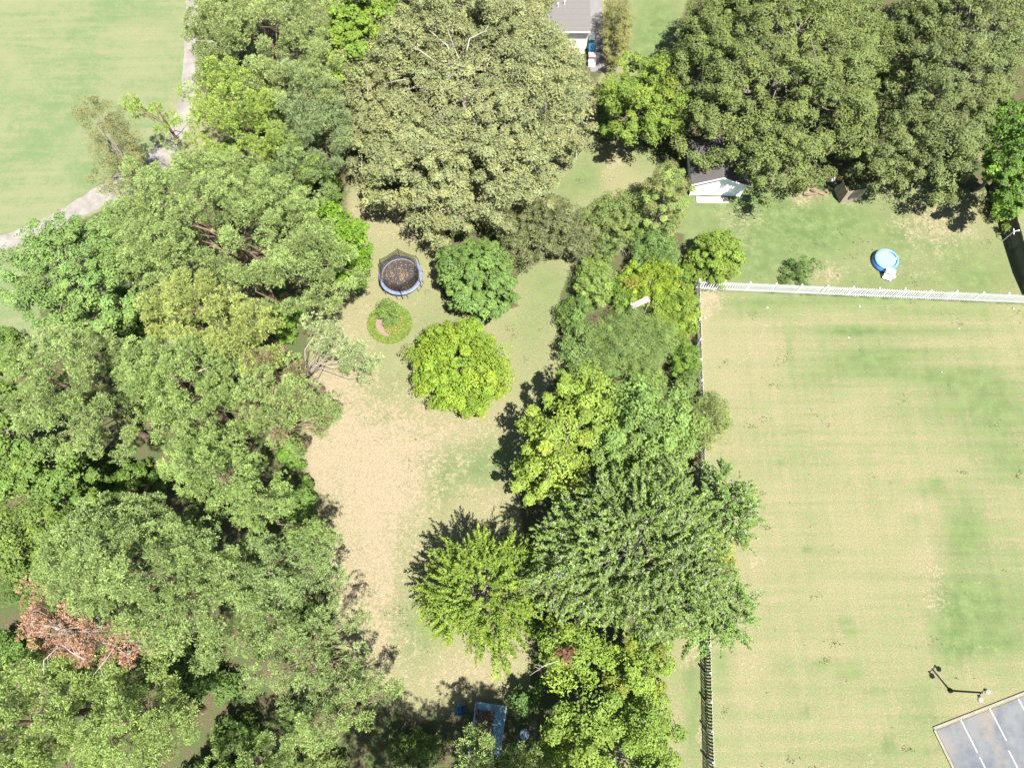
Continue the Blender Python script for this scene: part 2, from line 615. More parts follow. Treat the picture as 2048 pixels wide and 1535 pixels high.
def lawn_weeds():
    # weeds, straw tufts and clover heads that stand up out of the mown grass
    rng = np.random.default_rng(77)
    zones = [((620, 600, 1120, 1330), 900, .6), ((1400, 600, 2300, 1535), 620, .75), ((1400, 390, 2000, 570), 300, .6), ((700, 380, 880, 640), 120, .5), ((1120, 270, 1300, 420), 80, .5)]
    Cs, cs, Ls = [], [], []
    for (x0, y0, x1, y1), n, gr in zones:
        k = n // 12
        cx, cy = rng.uniform(x0, x1, k), rng.uniform(y0, y1, k)
        j = rng.integers(0, k, n)
        px, py = cx[j] + rng.normal(0, 7, n), cy[j] + rng.normal(0, 5, n)
        half = n // 5
        px[:half], py[:half] = rng.uniform(x0, x1, half), rng.uniform(y0, y1, half)
        ok = ~((px > 1830) & (py > 1360 - .0 * px))
        px, py, n = px[ok], py[ok], int(ok.sum())
        pts = np.array([P(a, b)[:] for a, b in zip(px, py)])
        g = rng.uniform(size=n) < gr
        col = np.where(g[:, None], np.array((.052, .092, .026)), np.array((.22, .185, .115))) * rng.uniform(.75, 1.25, (n, 1))
        for q in range(3):
            Cs.append(pts + np.column_stack([rng.normal(0, .07, n), rng.normal(0, .07, n), rng.uniform(.02, .06, n)]))
            cs.append(col)
            Ls.append(rng.uniform(.05, .14, n))
    C, c, L = np.concatenate(Cs), np.concatenate(cs), np.concatenate(Ls)
    V = leaf_quads(C, nrm(np.array([0, 0, 1.]) + rng.normal(0, .3, C.shape)), L, .5, rng)
    tag(link('lawn_weeds', np_mesh('lawn_weeds', V, 4, c, M_LEAF)), 'small weeds and straw tufts scattered through the lawns', 'weeds', kind='stuff')


lawn_weeds()


# ------------------------------------------------------------------ cart path
def ribbon(px_pts, widths, z, name, m, kerb=None):
    pts = [P(x, y) for x, y in px_pts]
    # resample with catmull-rom
    R, W = [], []
    for i in range(len(pts) - 1):
        p0, p1, p2, p3 = pts[max(i - 1, 0)], pts[i], pts[i + 1], pts[min(i + 2, len(pts) - 1)]
        for k in range(8):
            t = k / 8
            R.append(0.5 * ((2 * p1) + (p2 - p0) * t + (2 * p0 - 5 * p1 + 4 * p2 - p3) * t * t + (3 * p1 - p0 - 3 * p2 + p3) * t ** 3))
            W.append(widths[i] * (1 - t) + widths[i + 1] * t)
    R.append(pts[-1])
    W.append(widths[-1])
    mb = MB()
    Ls, Rs = [], []
    for i in range(len(R)):
        d = (R[min(i + 1, len(R) - 1)] - R[max(i - 1, 0)]).normalized()
        n = Vector((-d.y, d.x, 0))
        j = 0.05 * math.sin(i * 1.7) + 0.04 * math.sin(i * 0.61)
        Ls.append(R[i] + n * (W[i] / 2 + j) + Vector((0, 0, z)))
        Rs.append(R[i] - n * (W[i] / 2 - j) + Vector((0, 0, z)))
    for i in range(len(R) - 1):
        mb.quad(Rs[i], Rs[i + 1], Ls[i + 1], Ls[i])
    return mb.obj(name, m)


M_PATH = mat('path_concrete', (0.225, 0.21, 0.19), 0.9, 0.22, 0.7, bump=0.25, bscale=20, c2=(0.285, 0.265, 0.24), detail=9)
p = ribbon([(-420, 590), (-200, 545), (0, 487), (90, 452), (175, 408), (255, 362), (310, 325), (345, 285), (366, 235), (376, 180), (379, 110), (383, 40), (388, -60), (392, -120)],
           [2.0, 2.0, 1.9, 1.9, 2.4, 3.2, 2.9, 2.3, 1.9, 1.5, 1.3, 1.4, 1.5, 1.5], 0.02, 'path', M_PATH)
tag(p, 'pale concrete cart path curving along the fairway edge', 'path', kind='structure')


# ------------------------------------------------------------------ parking court
def asphalt_mat():
    m = mat('court_asphalt', (0.165, 0.175, 0.205), 0.85, 0.0, 0.5, bump=0.2, bscale=30)
    nt = m.node_tree
    b = nt.nodes['Principled BSDF']
    tc = [n for n in nt.nodes if n.type == 'TEX_COORD'][0]

    def nz(s, d=5):
        q = nt.nodes.new('ShaderNodeTexNoise')
        q.inputs['Scale'].default_value = s
        q.inputs['Detail'].default_value = d
        q.inputs['Roughness'].default_value = .6
        nt.links.new(tc.outputs['Object'], q.inputs['Vector'])
        r = nt.nodes.new('ShaderNodeValToRGB')
        nt.links.new(q.outputs['Fac'], r.inputs['Fac'])
        return r
    a = nz(0.45)
    a.color_ramp.elements[0].position = .38
    a.color_ramp.elements[1].position = .62
    a.color_ramp.elements[0].color = (0.060, 0.073, 0.092, 1)
    a.color_ramp.elements[1].color = (0.112, 0.117, 0.122, 1)
    c = nz(0.33, 7)
    c.color_ramp.elements[0].position = .52
    c.color_ramp.elements[1].position = .66
    c.color_ramp.elements[0].color = (0, 0, 0, 1)
    c.color_ramp.elements[1].color = (.8, .8, .8, 1)
    mx = nt.nodes.new('ShaderNodeMix')
    mx.data_type = 'RGBA'
    nt.links.new(c.outputs[0], mx.inputs['Factor'])
    nt.links.new(a.outputs[0], mx.inputs['A'])
    mx.inputs['B'].default_value = (0.145, 0.128, 0.110, 1)
    nt.links.new(mx.outputs['Result'], b.inputs['Base Color'])
    return m


def court():
    o = P(1866, 1456)
    e1 = (P(2048, 1385) - o).normalized()
    e2 = Vector((e1.y, -e1.x, 0))
    rz = math.atan2(e1.y, e1.x)
    L1, L2 = 30.0, 22.0

    def W(a, b_, z):
        return Vector((a, -b_, z))
    mb = MB()
    mb.quad(W(0.2, L2, .0), W(L1, L2, .0), W(L1, .2, .0), W(.2, .2, .0))
    co = mb.obj('parking_court', asphalt_mat())
    co.location = (o.x, o.y, 0.03)
    co.rotation_euler = (0, 0, rz)
    tag(co, 'faded blue grey asphalt court with white lines in the lower right corner', 'court', kind='structure')
    kb = MB()
    n = 14
    mk = mat('kerb_concrete', (0.27, 0.245, 0.21), 0.9, 0.15, 3, bump=.2)
    for i in range(n):
        k = MB()
        k.box((L1 * (i + .5) / n, 0.02, 0.02), (L1 / n - .012, .17, .12))
        k.obj('kerb_stone', mk, co)
    for i in range(10):
        k = MB()
        k.box((0.02, -L2 * (i + .5) / 10 - .12, 0.02), (.17, L2 / 10 - .012, .12))
        k.obj('kerb_stone', mk, co)
    ml = mat('line_paint', (0.50, 0.50, 0.50), 0.8, 0.12, 6)
    inv = lambda px, py: ((P(px, py) - o).dot(e1), (P(px, py) - o).dot(e2))
    for (x0, y0, x1, y1) in [(1921, 1438, 1954, 1503), (1977, 1412, 2010, 1481), (2036, 1396, 2072, 1462), (2094, 1372, 2130, 1440),
                             (1959, 1513, 1986, 1566), (2017, 1500, 2050, 1562), (2078, 1478, 2110, 1540)]:
        a, b_ = inv(x0, y0)
        c, d = inv(x1, y1)
        l = MB()
        l.quad(W(a - .045, b_, .005), W(a + .045, b_, .005), W(a + .045, d, .005), W(a - .045, d, .005))
        ln = l.obj('painted_line', ml, co)


court()


# ------------------------------------------------------------------ trees
def ell(cx, cy, rx, ry, n=14, j=0.08, seed=1):
    r = random.Random(int(cx * 7 + cy * 13 + seed))
    return [(cx + rx * math.cos(2 * math.pi * i / n) * (1 + r.uniform(-j, j)), cy + ry * math.sin(2 * math.pi * i / n) * (1 + r.uniform(-j, j))) for i in range(n)]


KIND = {
    'pine': dict(sp=1.04, rc=.62, flat=.62, n=36, mode='tuft', L=.25, K=11, wid=.026, lobe=1.6, ls=1.5, prof=.62, jit=.9, mat=M_NEEDLE, bark=M_PINEBARK, limbs=.16),
    'oak': dict(sp=.95, rc=.70, flat=.75, n=105, mode='leaf', L=.25, asp=.5, lobe=1.5, ls=1.7, prof=.55, jit=.6, mat=M_LEAF, bark=M_BARK, limbs=.16),
    'maple': dict(sp=1.02, rc=.66, flat=.7, n=105, mode='leaf', L=.27, asp=.7, lobe=1.2, ls=1.2, prof=.55, jit=.55, mat=M_LEAF, bark=M_BARK, limbs=.16),
    'round': dict(sp=.70, rc=.50, flat=.8, n=90, mode='leaf', L=.22, asp=.7, lobe=.4, ls=.9, prof=.55, jit=.2, mat=M_LEAF, bark=M_BARK, limbs=.1),
    'shrub': dict(sp=.62, rc=.46, flat=.75, n=75, mode='leaf', L=.18, asp=.55, lobe=.6, ls=1.0, prof=.55, jit=.25, mat=M_LEAF, bark=M_BARK, limbs=.1),
    'airy': dict(sp=.70, rc=.55, flat=.9, n=95, mode='leaf', L=.15, asp=.5, lobe=.8, ls=1.2, prof=.5, jit=.5, mat=M_LEAF, bark=M_BARK, limbs=.35),
    'spray': dict(sp=.56, rc=.5, flat=.7, n=34, mode='spray', L=.23, asp=.5, lobe=.6, ls=1.2, prof=.5, jit=.4, mat=M_LEAF, bark=M_BARK, limbs=.05),
    'silver': dict(sp=.56, rc=.5, flat=.7, n=34, mode='spray', L=.25, asp=.55, lobe=1.0, ls=1.4, prof=.5, jit=.45, mat=M_GLOSS, bark=M_BARK, limbs=.1),
    'cedar': dict(sp=.6, rc=.42, flat=.8, n=75, mode='leaf', L=.20, asp=.4, lobe=.2, ls=.8, prof=1.0, jit=.15, mat=M_LEAF, bark=M_BARK, limbs=.1),
}
TREE_N = [0]
LEAF_GAIN = 1.25


def tree(name, label, cat, kind, color, poly, zrim, ztop, group=None, drop=2.0, dens=1.0, yellow=0.0, pale=None, bare=0, over=None, bark=None, c2=None, base_shift=(0, 0)):
    k = dict(KIND[kind])
    if over:
        k.update(over)
    TREE_N[0] += 1
    rng = np.random.default_rng(1000 + TREE_N[0] * 17)
    # no two trees have quite the same leaf and clump size
    sz = rng.uniform(.86, 1.2)
    for q_ in ('sp', 'rc'):
        k[q_] = k[q_] * sz
    k['L'] *= rng.uniform(.9, 1.15)
    k['n'] = int(k['n'] * sz ** 1.6)
    if k['mode'] == 'leaf':
        k['n'], k['L'] = int(k['n'] * 1.75), k['L'] * .76
    elif k['mode'] == 'spray':
        k['L'] *= .8
    grow = 1.0
    if kind == 'pine':
        if zrim >= 10:
            zrim, ztop = zrim - 4, ztop - 1.5
        grow = 1.11
        if name != 'dead_pine':
            color = (color[0] * 1.12, color[1] * 1.255, color[2] * 1.04)
    zs = zrim + 0.2 * (ztop - zrim)
    pw = np.array([[*P(x, y, zs).xy] for x, y in poly])
    # centroid of the outline
    x, y = pw[:, 0], pw[:, 1]
    x2, y2 = np.roll(x, -1), np.roll(y, -1)
    cr = x * y2 - x2 * y
    A = cr.sum() / 2
    cx, cy = ((x + x2) * cr).sum() / (6 * A), ((y + y2) * cr).sum() / (6 * A)
    ctr = np.array([cx, cy])
    pw = ctr + (pw - ctr) * (grow + .02)
    area = abs(A) * grow ** 2
    # dense outline for the radial distance
    dn = np.concatenate([pw[i] + (pw[(i + 1) % len(pw)] - pw[i]) * np.linspace(0, 1, 10, endpoint=False)[:, None] for i in range(len(pw))]) - ctr
    ang = np.arctan2(dn[:, 1], dn[:, 0])
    rad = np.hypot(dn[:, 0], dn[:, 1])
    o = np.argsort(ang)
    ang, rad = ang[o], rad[o]

    IRR = .012 if kind == 'round' else .03
    ph = rng.uniform(0, 6.28, 3)

    def Rad(phi):
        return np.interp(phi, ang, rad, period=2 * math.pi) * (1 + IRR * (np.sin(phi * 5 + ph[0]) + np.sin(phi * 8 + ph[1]) + .8 * np.sin(phi * 13 + ph[2])))
    sp, rc = k['sp'], k['rc']
    lo, hi = pw.min(0), pw.max(0)
    cand = rng.uniform(lo, hi, (int(area / sp ** 2 * 30) + 60, 2))
    r = np.hypot(*(cand - ctr).T)
    phi = np.arctan2(cand[:, 1] - cy, cand[:, 0] - cx)
    Rm = Rad(phi)
    rho = (r + rc * 0.45) / np.maximum(Rm, .3)
    keep = rho < 1.0
    cand, rho = cand[keep], rho[keep]
    cell, pts, rr = {}, [], []
    s2 = sp * sp
    for (a, b_), q in zip(cand, rho):
        ci, cj = int(a // sp), int(b_ // sp)
        ok = True
        for i in (-1, 0, 1):
            for j in (-1, 0, 1):
                for (u, v) in cell.get((ci + i, cj + j), ()):
                    if (u - a) ** 2 + (v - b_) ** 2 < s2:
                        ok = False
                        break
                if not ok:
                    break
            if not ok:
                break
        if ok:
            cell.setdefault((ci, cj), []).append((a, b_))
            pts.append((a, b_))
            rr.append(q)
    pts, rr = np.array(pts), np.array(rr)
    n = len(pts)
    h = np.power(np.clip(1 - np.clip(rr, 0, 1) ** 2, 0, 1), k['prof']) if k['prof'] < 1 else 1 - rr
    z = zrim + (ztop - zrim - rc * k['flat'] * .6) * h
    nl = max(3, int(area / (k['ls'] ** 2 * 3.2)))
    lc = pts[rng.integers(0, n, nl)]
    lobe = np.zeros(n)
    for c in lc:
        lobe = np.maximum(lobe, np.exp(-((pts - c) ** 2).sum(1) / (2 * (k['ls'] * .55) ** 2)))
    z = z + k['lobe'] * (lobe - 0.75) + rng.normal(0, k['jit'], n) * .6
    C = np.column_stack([pts, z])
    # drop a few clumps for gaps, add the flanks below
    gap = rng.uniform(size=n) > (.06 if kind == 'pine' else .01 if kind == 'round' else .05)
    C, rr = C[gap], rr[gap]
    fl = rr > 0.55
    nlow = 2 if drop > 1.2 else 1
    low = []
    for i in range(nlow):
        L_ = C[fl].copy()
        dz_ = drop * (i + rng.uniform(.4, 1.0, len(L_))) / nlow
        ro = np.hypot(*(L_[:, :2] - ctr).T)
        L_[:, :2] = ctr + (L_[:, :2] - ctr) * (np.maximum(ro - .65 * dz_, .2 * ro) / np.maximum(ro, .1))[:, None]
        L_[:, 2] -= dz_
        low.append(L_)
    # inner storey of the crown, seen only through gaps
    if dens >= 1 and kind != 'airy':
        I_ = C[rr < .9].copy()
        I_[:, 2] = np.maximum(I_[:, 2] - rng.uniform(.9, 1.9, len(I_)) * min(1, (ztop - zrim) / 3), zrim * .5)
        I_[:, :2] += rng.normal(0, .3, (len(I_), 2))
        low.append(I_[rng.uniform(size=len(I_)) < (.8 if kind == 'pine' else 1 if kind == 'round' else .7)])
    C = np.concatenate([C] + low)
    C[:, 2] = np.maximum(C[:, 2], 0.25)
    n = len(C)
    # thin-out for sparse trees
    if dens < 1:
        C = C[rng.uniform(size=n) < dens]
        n = len(C)
    bright = rng.normal(1, .12, n)
    col = np.array(color) * LEAF_GAIN
    m = k['n']
    out3 = np.column_stack([C[:, :2] - ctr, np.zeros(n)])
    out3 = nrm(out3)
    if k['mode'] == 'tuft':
        d = rng.normal(size=(n * m, 3))
        d[:, 2] = np.abs(d[:, 2]) * 1.0 - .25
        d = nrm(d)
        rad_ = rc * np.clip(rng.lognormal(.02, .24, n), .55, 1.7).repeat(m)[:, None]
        pos = C.repeat(m, 0) + d * rad_ * rng.uniform(.55, 1.0, (n * m, 1)) * np.array([1, 1, k['flat']])
        D = nrm(d * .5 + out3.repeat(m, 0) * .25 + np.array([0, 0, .65]))
        K = k['K']
        V = needle_tris(pos, D, np.full(n * m, k['L']), k['wid'], K, rng)
        cb = (bright.repeat(m) * rng.normal(1, .12, n * m)).repeat(K) * rng.normal(1, .12, n * m * K)
        cols = col[None] * cb[:, None]
        yl = rng.uniform(0, 1, n * m).repeat(K)
        cols[:, 0] *= 1 + .3 * yl * (.3 + yellow)
        if c2 is not None:
            sel = (rng.uniform(size=n) < .25).repeat(m * K)
            cols[sel] = np.array(c2) * cb[sel][:, None]
        me = np_mesh('crown', V, 3, cols, k['mat'])
    elif k['mode'] == 'leaf':
        d = rng.normal(size=(n * m, 3))
        d[:, 2] = np.where(rng.uniform(size=n * m) < .8, np.abs(d[:, 2]), d[:, 2])
        d = nrm(d)
        rad_ = rc * np.clip(rng.lognormal(0, .28, n), .5, 1.9).repeat(m)[:, None]
        u = rng.uniform(.25, 1.0, (n * m, 1)) ** .5 * np.where(rng.uniform(size=(n * m, 1)) < .08, rng.uniform(1, 1.4, (n * m, 1)), 1)
        wob = 1 + .22 * np.sin(d[:, :1] * 5 + bright.repeat(m)[:, None] * 40) * np.cos(d[:, 1:2] * 5 + bright.repeat(m)[:, None] * 70)
        pos = C.repeat(m, 0) + d * rad_ * u * wob * np.array([1, 1, k['flat']])
        Nn = nrm(d * .55 + out3.repeat(m, 0) * .15 + np.array([0, 0, .55]) + rng.normal(size=(n * m, 3)) * .33)
        V = leaf_tris(pos, Nn, k['L'] * rng.uniform(.6, 1.35, n * m), k['asp'], rng)
        cb = bright.repeat(m) * rng.normal(1, .11, n * m)
        cols = col[None] * cb[:, None]
        yl = np.clip(rng.normal(.3, .3, n).repeat(m) + rng.normal(0, .25, n * m), 0, 1)
        cols[:, 0] *= 1 + yl * (.25 + yellow)
        cols[:, 1] *= 1 + yl * (.12 + yellow * .3)
        if pale:
            s = rng.uniform(size=n * m) < pale[3]
            cols[s] = np.array(pale[:3]) * .7 * rng.uniform(.7, 1.1, (s.sum(), 1))
        if c2 is not None:
            sel = (rng.uniform(size=n) < .3).repeat(m)
            cols[sel] = np.array(c2) * cb[sel][:, None]
        me = np_mesh('crown', V, 3, cols, k['mat'])
    else:  # sprays: shoots that arch outwards with leaves along both sides
        ns = 3
        Cs = C.repeat(ns, 0) + rng.normal(0, .18, (n * ns, 3))
        o3 = out3.repeat(ns, 0)
        rel = np.clip(np.hypot(*(Cs[:, :2] - ctr).T) / max(1, math.sqrt(area / math.pi)), 0, 1)[:, None]
        swirl = rng.normal(0, .42 if kind == 'silver' else .16, (n, 3)).repeat(ns, 0)
        dirs = nrm(o3 * (.3 + .6 * rel) + np.array([0, 0, .75]) * (1.15 - rel * .8) + swirl + rng.normal(0, .25, (n * ns, 3)))
        ln = rng.uniform(.8, 1.5, n * ns)
        nlv = 24
        t = np.tile(np.linspace(0.05, 1, nlv), n * ns)
        base = Cs.repeat(nlv, 0)
        dd = dirs.repeat(nlv, 0)
        ll = ln.repeat(nlv)
        pos = base + dd * (t * ll)[:, None] + np.array([0, 0, -1]) * (.28 * t ** 2 * ll)[:, None]
        side = nrm(np.cross(dd, rng.normal(size=dd.shape)))
        pos = pos + side * ((1 - .55 * t) * .15)[:, None]
        Nn = nrm(np.array([0, 0, .8]) + side * .25 + rng.normal(size=pos.shape) * .38)
        V = leaf_tris(pos, Nn, k['L'] * rng.uniform(.65, 1.25, len(pos)), k['asp'], rng, T=side + dd * .8)
        cb = bright.repeat(ns * nlv) * rng.normal(1, .13, len(pos)) * (0.9 + .2 * t)
        cols = col[None] * cb[:, None]
        yl = np.clip(t * .7 + rng.normal(0, .2, len(pos)), 0, 1)
        cols[:, 0] *= 1 + yl * (.3 + yellow)
        cols[:, 1] *= 1 + yl * .15
        if pale:
            s = rng.uniform(size=len(pos)) < pale[3]
            cols[s] = np.array(pale[:3]) * .7 * rng.uniform(.7, 1.1, (s.sum(), 1))
        me = np_mesh('crown', V, 3, cols, k['mat'])
    bx, by = cx + base_shift[0], cy + base_shift[1]
    root = thing(name, (bx, by, 0), label, cat, group)
    me.transform(__import__('mathutils').Matrix.Translation((-bx, -by, 0)))
    link('crown', me, root)
    # trunk and limbs
    tb = MB()
    bk = bark or k['bark']
    R0 = max(.05, min(.30, .016 * ztop + .003 * area ** .5))
    zt = zrim + (ztop - zrim) * (.45 if k['mode'] == 'spray' else .72)
    R0 = k.get('r0', R0)
    nseg = 6
    wob = rng.normal(0, .05 * ztop / 6, (nseg + 1, 2))
    wob[0] = 0
    axis = [Vector((-base_shift[0] * (i / nseg) + wob[i][0], -base_shift[1] * (i / nseg) + wob[i][1], zt * i / nseg)) for i in range(nseg + 1)]
    tb.tube([Vector((0, 0, -.1))] + axis, [R0 * 1.35] + [R0 * (1.15 - .85 * i / nseg) for i in range(nseg + 1)], 8)
    sel = rng.uniform(size=n) < k['limbs'] * min(1, 90 / max(n, 1) + .25)
    for c in C[sel]:
        e = Vector((c[0] - bx, c[1] - by, c[2] - rc * .1))
        hd = math.hypot(e.x, e.y)
        zs_ = max(.15 * zt, min(zt * .97, e.z - hd * rng.uniform(.25, .75)))
        f = zs_ / zt * nseg
        i = min(nseg - 1, int(f))
        s = axis[i].lerp(axis[i + 1], f - i)
        m1 = s.lerp(e, .35) + Vector((0, 0, .10 * hd)) + Vector(rng.normal(0, .06 * hd + .02, 3))
        m2 = s.lerp(e, .7) + Vector((0, 0, .08 * hd)) + Vector(rng.normal(0, .06 * hd + .02, 3))
        r1 = min(R0 * .5, .015 + .012 * hd)
        tb.tube([s, m1, m2, e], [r1, r1 * .75, r1 * .5, .012], 5, cap=False)
    tb.obj('trunk', bk, root, True)
    # bare dead limbs standing clear of the leaves, each a part
    if bare:
        for c in C[rng.choice(n, min(n, bare), replace=False)]:
            bb = MB()
            e = Vector((c[0] - bx, c[1] - by, c[2] + rc * k['flat'] * .55))
            d = Vector((rng.normal(), rng.normal(), .25)).normalized()
            ln = rng.uniform(.9, 2.4)
            q = e + d * ln + Vector((0, 0, .15))
            mid = e.lerp(q, .5) + Vector(rng.normal(0, .12, 3))
            bb.tube([e - Vector((0, 0, .7)), e, mid, q], [.05, .045, .035, .012], 5)
            for _ in range(3):
                a = e.lerp(mid, rng.uniform(.2, 1)) if rng.uniform() < .5 else mid.lerp(q, rng.uniform(0, .8))
                bb.tube([a, a + Vector(rng.normal(0, .3, 3)) + d * .3], [.022, .008], 4)
            bb.obj('bare_limb', M_PALEBARK, root, True)
    return root


def sprig(root, px, py, z, r, color, label, n=170):
    rng = np.random.default_rng(int(px + py))
    c = np.array(P(px, py, z)) - np.array(root.location)
    d = nrm(rng.normal(size=(n, 3)))
    d[:, 2] = np.abs(d[:, 2])
    C = c + rng.normal(0, .55, (n, 3)) * np.array([r * 1.5, r, r * .4]) + np.array([0, 0, .1])
    V = leaf_quads(C, nrm(d * .4 + np.array([0, 0, .7]) + rng.normal(0, .4, (n, 3))), rng.uniform(.16, .28, n), .6, rng)
    o = link('sprig', np_mesh('sprig', V, 4, np.array(color) * rng.normal(1, .2, (n, 1)), M_LEAF), root)
    o['label'] = label
    o['kind'] = 'stuff'
    return o


GP = 'pines in the grove on the left'
PINE = (.135, .168, .066)
PINEY = (.158, .180, .062)
PINEG = (.118, .152, .066)
PINED = (.105, .145, .055)
OAKT = (.150, .172, .076)
OAKG = (.096, .128, .038)

# --- pine grove, top to bottom
tree('pine_tree', 'grey green pine with pale bare twigs at the top left, beside the fairway path', 'tree', 'pine', (.150, .175, .075),
     [(385, 25), (410, -30), (520, -70), (640, -50), (668, 40), (664, 130), (640, 200), (560, 225), (470, 190), (415, 185), (402, 120), (378, 60)], 13, 17.5, GP, drop=3, bare=10)
tree('pine_tree', 'yellow green pine leaning over the bend of the path', 'tree', 'pine', (.145, .190, .048),
     [(395, 190), (420, 160), (470, 150), (540, 200), (590, 260), (625, 320), (600, 350), (520, 345), (440, 330), (400, 290), (390, 240)], 12, 16, GP, drop=3, yellow=.3)
tree('pine_tree', 'sparse long pine boughs reaching left across the path below the fairway', 'tree', 'pine', (.145, .195, .045),
     [(240, 195), (280, 175), (340, 200), (385, 215), (390, 280), (350, 300), (300, 270), (270, 230)], 9, 12, GP, drop=2.2, dens=.35, over=dict(limbs=1.0))
tree('pine_tree', 'dull grey green pine tucked against the left side of the big tan oak', 'tree', 'pine', (.118, .145, .075), ell(625, 235, 62, 95), 12, 15.5, GP, drop=3)
tree('pine_tree', 'broad grey green pine in the upper grove, left of the trampoline', 'tree', 'pine', PINE,
     [(225, 465), (255, 410), (320, 365), (385, 330), (450, 318), (540, 350), (600, 390), (655, 450), (685, 520), (670, 570), (610, 610), (540, 600), (450, 560), (380, 580), (300, 570), (240, 530)], 14, 19, GP, drop=3.5)
tree('pine_tree', 'small blue green pine below the yellow green pine, above the bright shrub', 'tree', 'pine', PINEG, ell(590, 370, 62, 62), 10, 13.5, GP, drop=2.5)
tree('pine_tree', 'yellowish pine with a dark leaning trunk in the middle of the grove', 'tree', 'pine', PINEY,
     [(285, 610), (330, 580), (380, 590), (430, 575), (500, 600), (545, 640), (560, 700), (520, 740), (450, 720), (400, 690), (350, 700), (300, 660)], 14, 18, GP, drop=3, yellow=.25)
tree('pine_tree', 'round grey green pine on the left edge, below the leafy deciduous tree', 'tree', 'pine', PINE,
     [(25, 800), (60, 720), (110, 670), (180, 655), (235, 690), (250, 760), (265, 830), (240, 890), (170, 920), (100, 900), (50, 870)], 14, 18.5, GP, drop=3.5)
tree('pine_tree', 'tufted pine with a fan of dead twigs right of the round left edge pine', 'tree', 'pine', (.128, .165, .060),
     [(255, 745), (290, 690), (350, 700), (410, 680), (470, 720), (490, 780), (480, 850), (420, 880), (340, 870), (280, 840)], 13, 17, GP, drop=3, bare=5)
tree('pine_tree', 'pine with reddish tips overhanging the lawn left of the worn patch', 'tree', 'pine', (.135, .165, .065),
     [(490, 740), (540, 700), (600, 720), (620, 770), (665, 800), (678, 830), (640, 870), (600, 905), (550, 880), (500, 850), (480, 800)], 12, 15.5, GP, base_shift=(-3.5, -1.5), drop=3, c2=(.17, .14, .075))
tree('pine_tree', 'pale soft pine bough hanging over the lawn beside the island bed', 'tree', 'pine', (.150, .178, .090),
     [(620, 655), (660, 645), (700, 670), (742, 710), (740, 745), (700, 755), (665, 715), (630, 695)], 7.5, 9, GP, drop=.8, dens=.72, over=dict(limbs=.4, n=28, sp=.82, r0=.10), base_shift=(-6.8, -1.2), bark=M_PALEBARK)
tree('pine_tree', 'long pine running diagonally to the lawn in the middle of the grove', 'tree', 'pine', (.130, .170, .060),
     [(310, 900), (370, 870), (440, 880), (500, 900), (550, 950), (590, 1000), (640, 1040), (675, 1075), (640, 1110), (570, 1080), (500, 1050), (430, 1020), (360, 980), (320, 940)], 13, 17, GP, base_shift=(-2.5, 0), drop=3)
tree('pine_tree', 'largest fine textured pine spreading over the lower grove', 'tree', 'pine', (.128, .162, .064),
     [(95, 1150), (120, 1080), (180, 1010), (240, 985), (320, 1010), (400, 1040), (450, 1080), (490, 1130), (510, 1200), (490, 1270), (430, 1320), (340, 1310), (260, 1260), (180, 1230), (110, 1200)], 15, 20, GP, drop=3.5, over=dict(sp=.78, rc=.55))
tree('pine_tree', 'pine with dark gaps on the lawn side of the largest grove pine', 'tree', 'pine', PINEG,
     [(500, 1080), (560, 1070), (620, 1090), (670, 1120), (685, 1165), (640, 1190), (580, 1200), (530, 1250), (490, 1240), (490, 1160)], 12, 16, GP, base_shift=(-2.5, 0), drop=3)
tree('dead_pine', 'dead pine with rust brown needles in the lower left', 'tree', 'pine', (.25, .152, .10),
     [(30, 1240), (60, 1165), (100, 1190), (160, 1190), (210, 1215), (260, 1240), (315, 1280), (290, 1315), (210, 1335), (150, 1325), (80, 1305)], 14.5, 17, None, drop=2.2, over=dict(n=20, limbs=.6), bark=M_PALEBARK, bare=14)
tree('pine_tree', 'bushy pine filling the bottom left corner', 'tree', 'pine', (.145, .185, .062),
     [(-60, 1330), (30, 1290), (110, 1310), (180, 1330), (170, 1400), (190, 1470), (160, 1560), (60, 1600), (-60, 1580)], 14, 18, GP, drop=3)
tree('pine_tree', 'clumpy pine right of the bottom left corner pine', 'tree', 'pine', (.142, .180, .062),
     [(190, 1370), (250, 1310), (310, 1330), (360, 1370), (395, 1440), (370, 1500), (320, 1550), (240, 1580), (190, 1500)], 13, 17, GP, drop=3)
tree('pine_tree', 'open pine with visible trunk below the worn lawn, left of the shade', 'tree', 'pine', (.130, .165, .068),
     [(490, 1330), (560, 1270), (600, 1230), (680, 1200), (720, 1230), (720, 1290), (700, 1330), (740, 1380), (690, 1410), (620, 1430), (560, 1400), (500, 1390)], 11, 14.5, GP, drop=2.6, dens=.66, over=dict(limbs=.9))
tree('pine_tree', 'ragged pine on the dark shade edge at the bottom of the lawn', 'tree', 'pine', (.138, .175, .066),
     [(640, 1400), (700, 1350), (760, 1350), (800, 1380), (770, 1430), (700, 1470), (640, 1500), (560, 1500), (570, 1440)], 10, 13, GP, drop=2.4, dens=.7, over=dict(limbs=.9))
tree('pine_tree', 'small pine tops at the bottom edge below the blue roof', 'tree', 'pine', (.140, .175, .066),
     [(930, 1480), (960, 1450), (1010, 1500), (1060, 1500), (1090, 1540), (1060, 1600), (960, 1620), (900, 1560)], 8, 10.5, GP, drop=2)
tree('pine_tree', 'tall pine at the bottom edge of the grove, left of the blue chair', 'tree', 'pine', (.120, .160, .058),
     [(380, 1560), (450, 1490), (520, 1480), (570, 1520), (580, 1620), (500, 1700), (400, 1680)], 10, 13, GP, drop=2.6, dens=.85)
tree('pine_tree', 'pine just beyond the bottom edge that shades the blue chair', 'tree', 'pine', PINEG,
     [(700, 1620), (800, 1570), (900, 1600), (1010, 1640), (1000, 1760), (860, 1830), (720, 1780)], 15, 19, GP, drop=3.5)
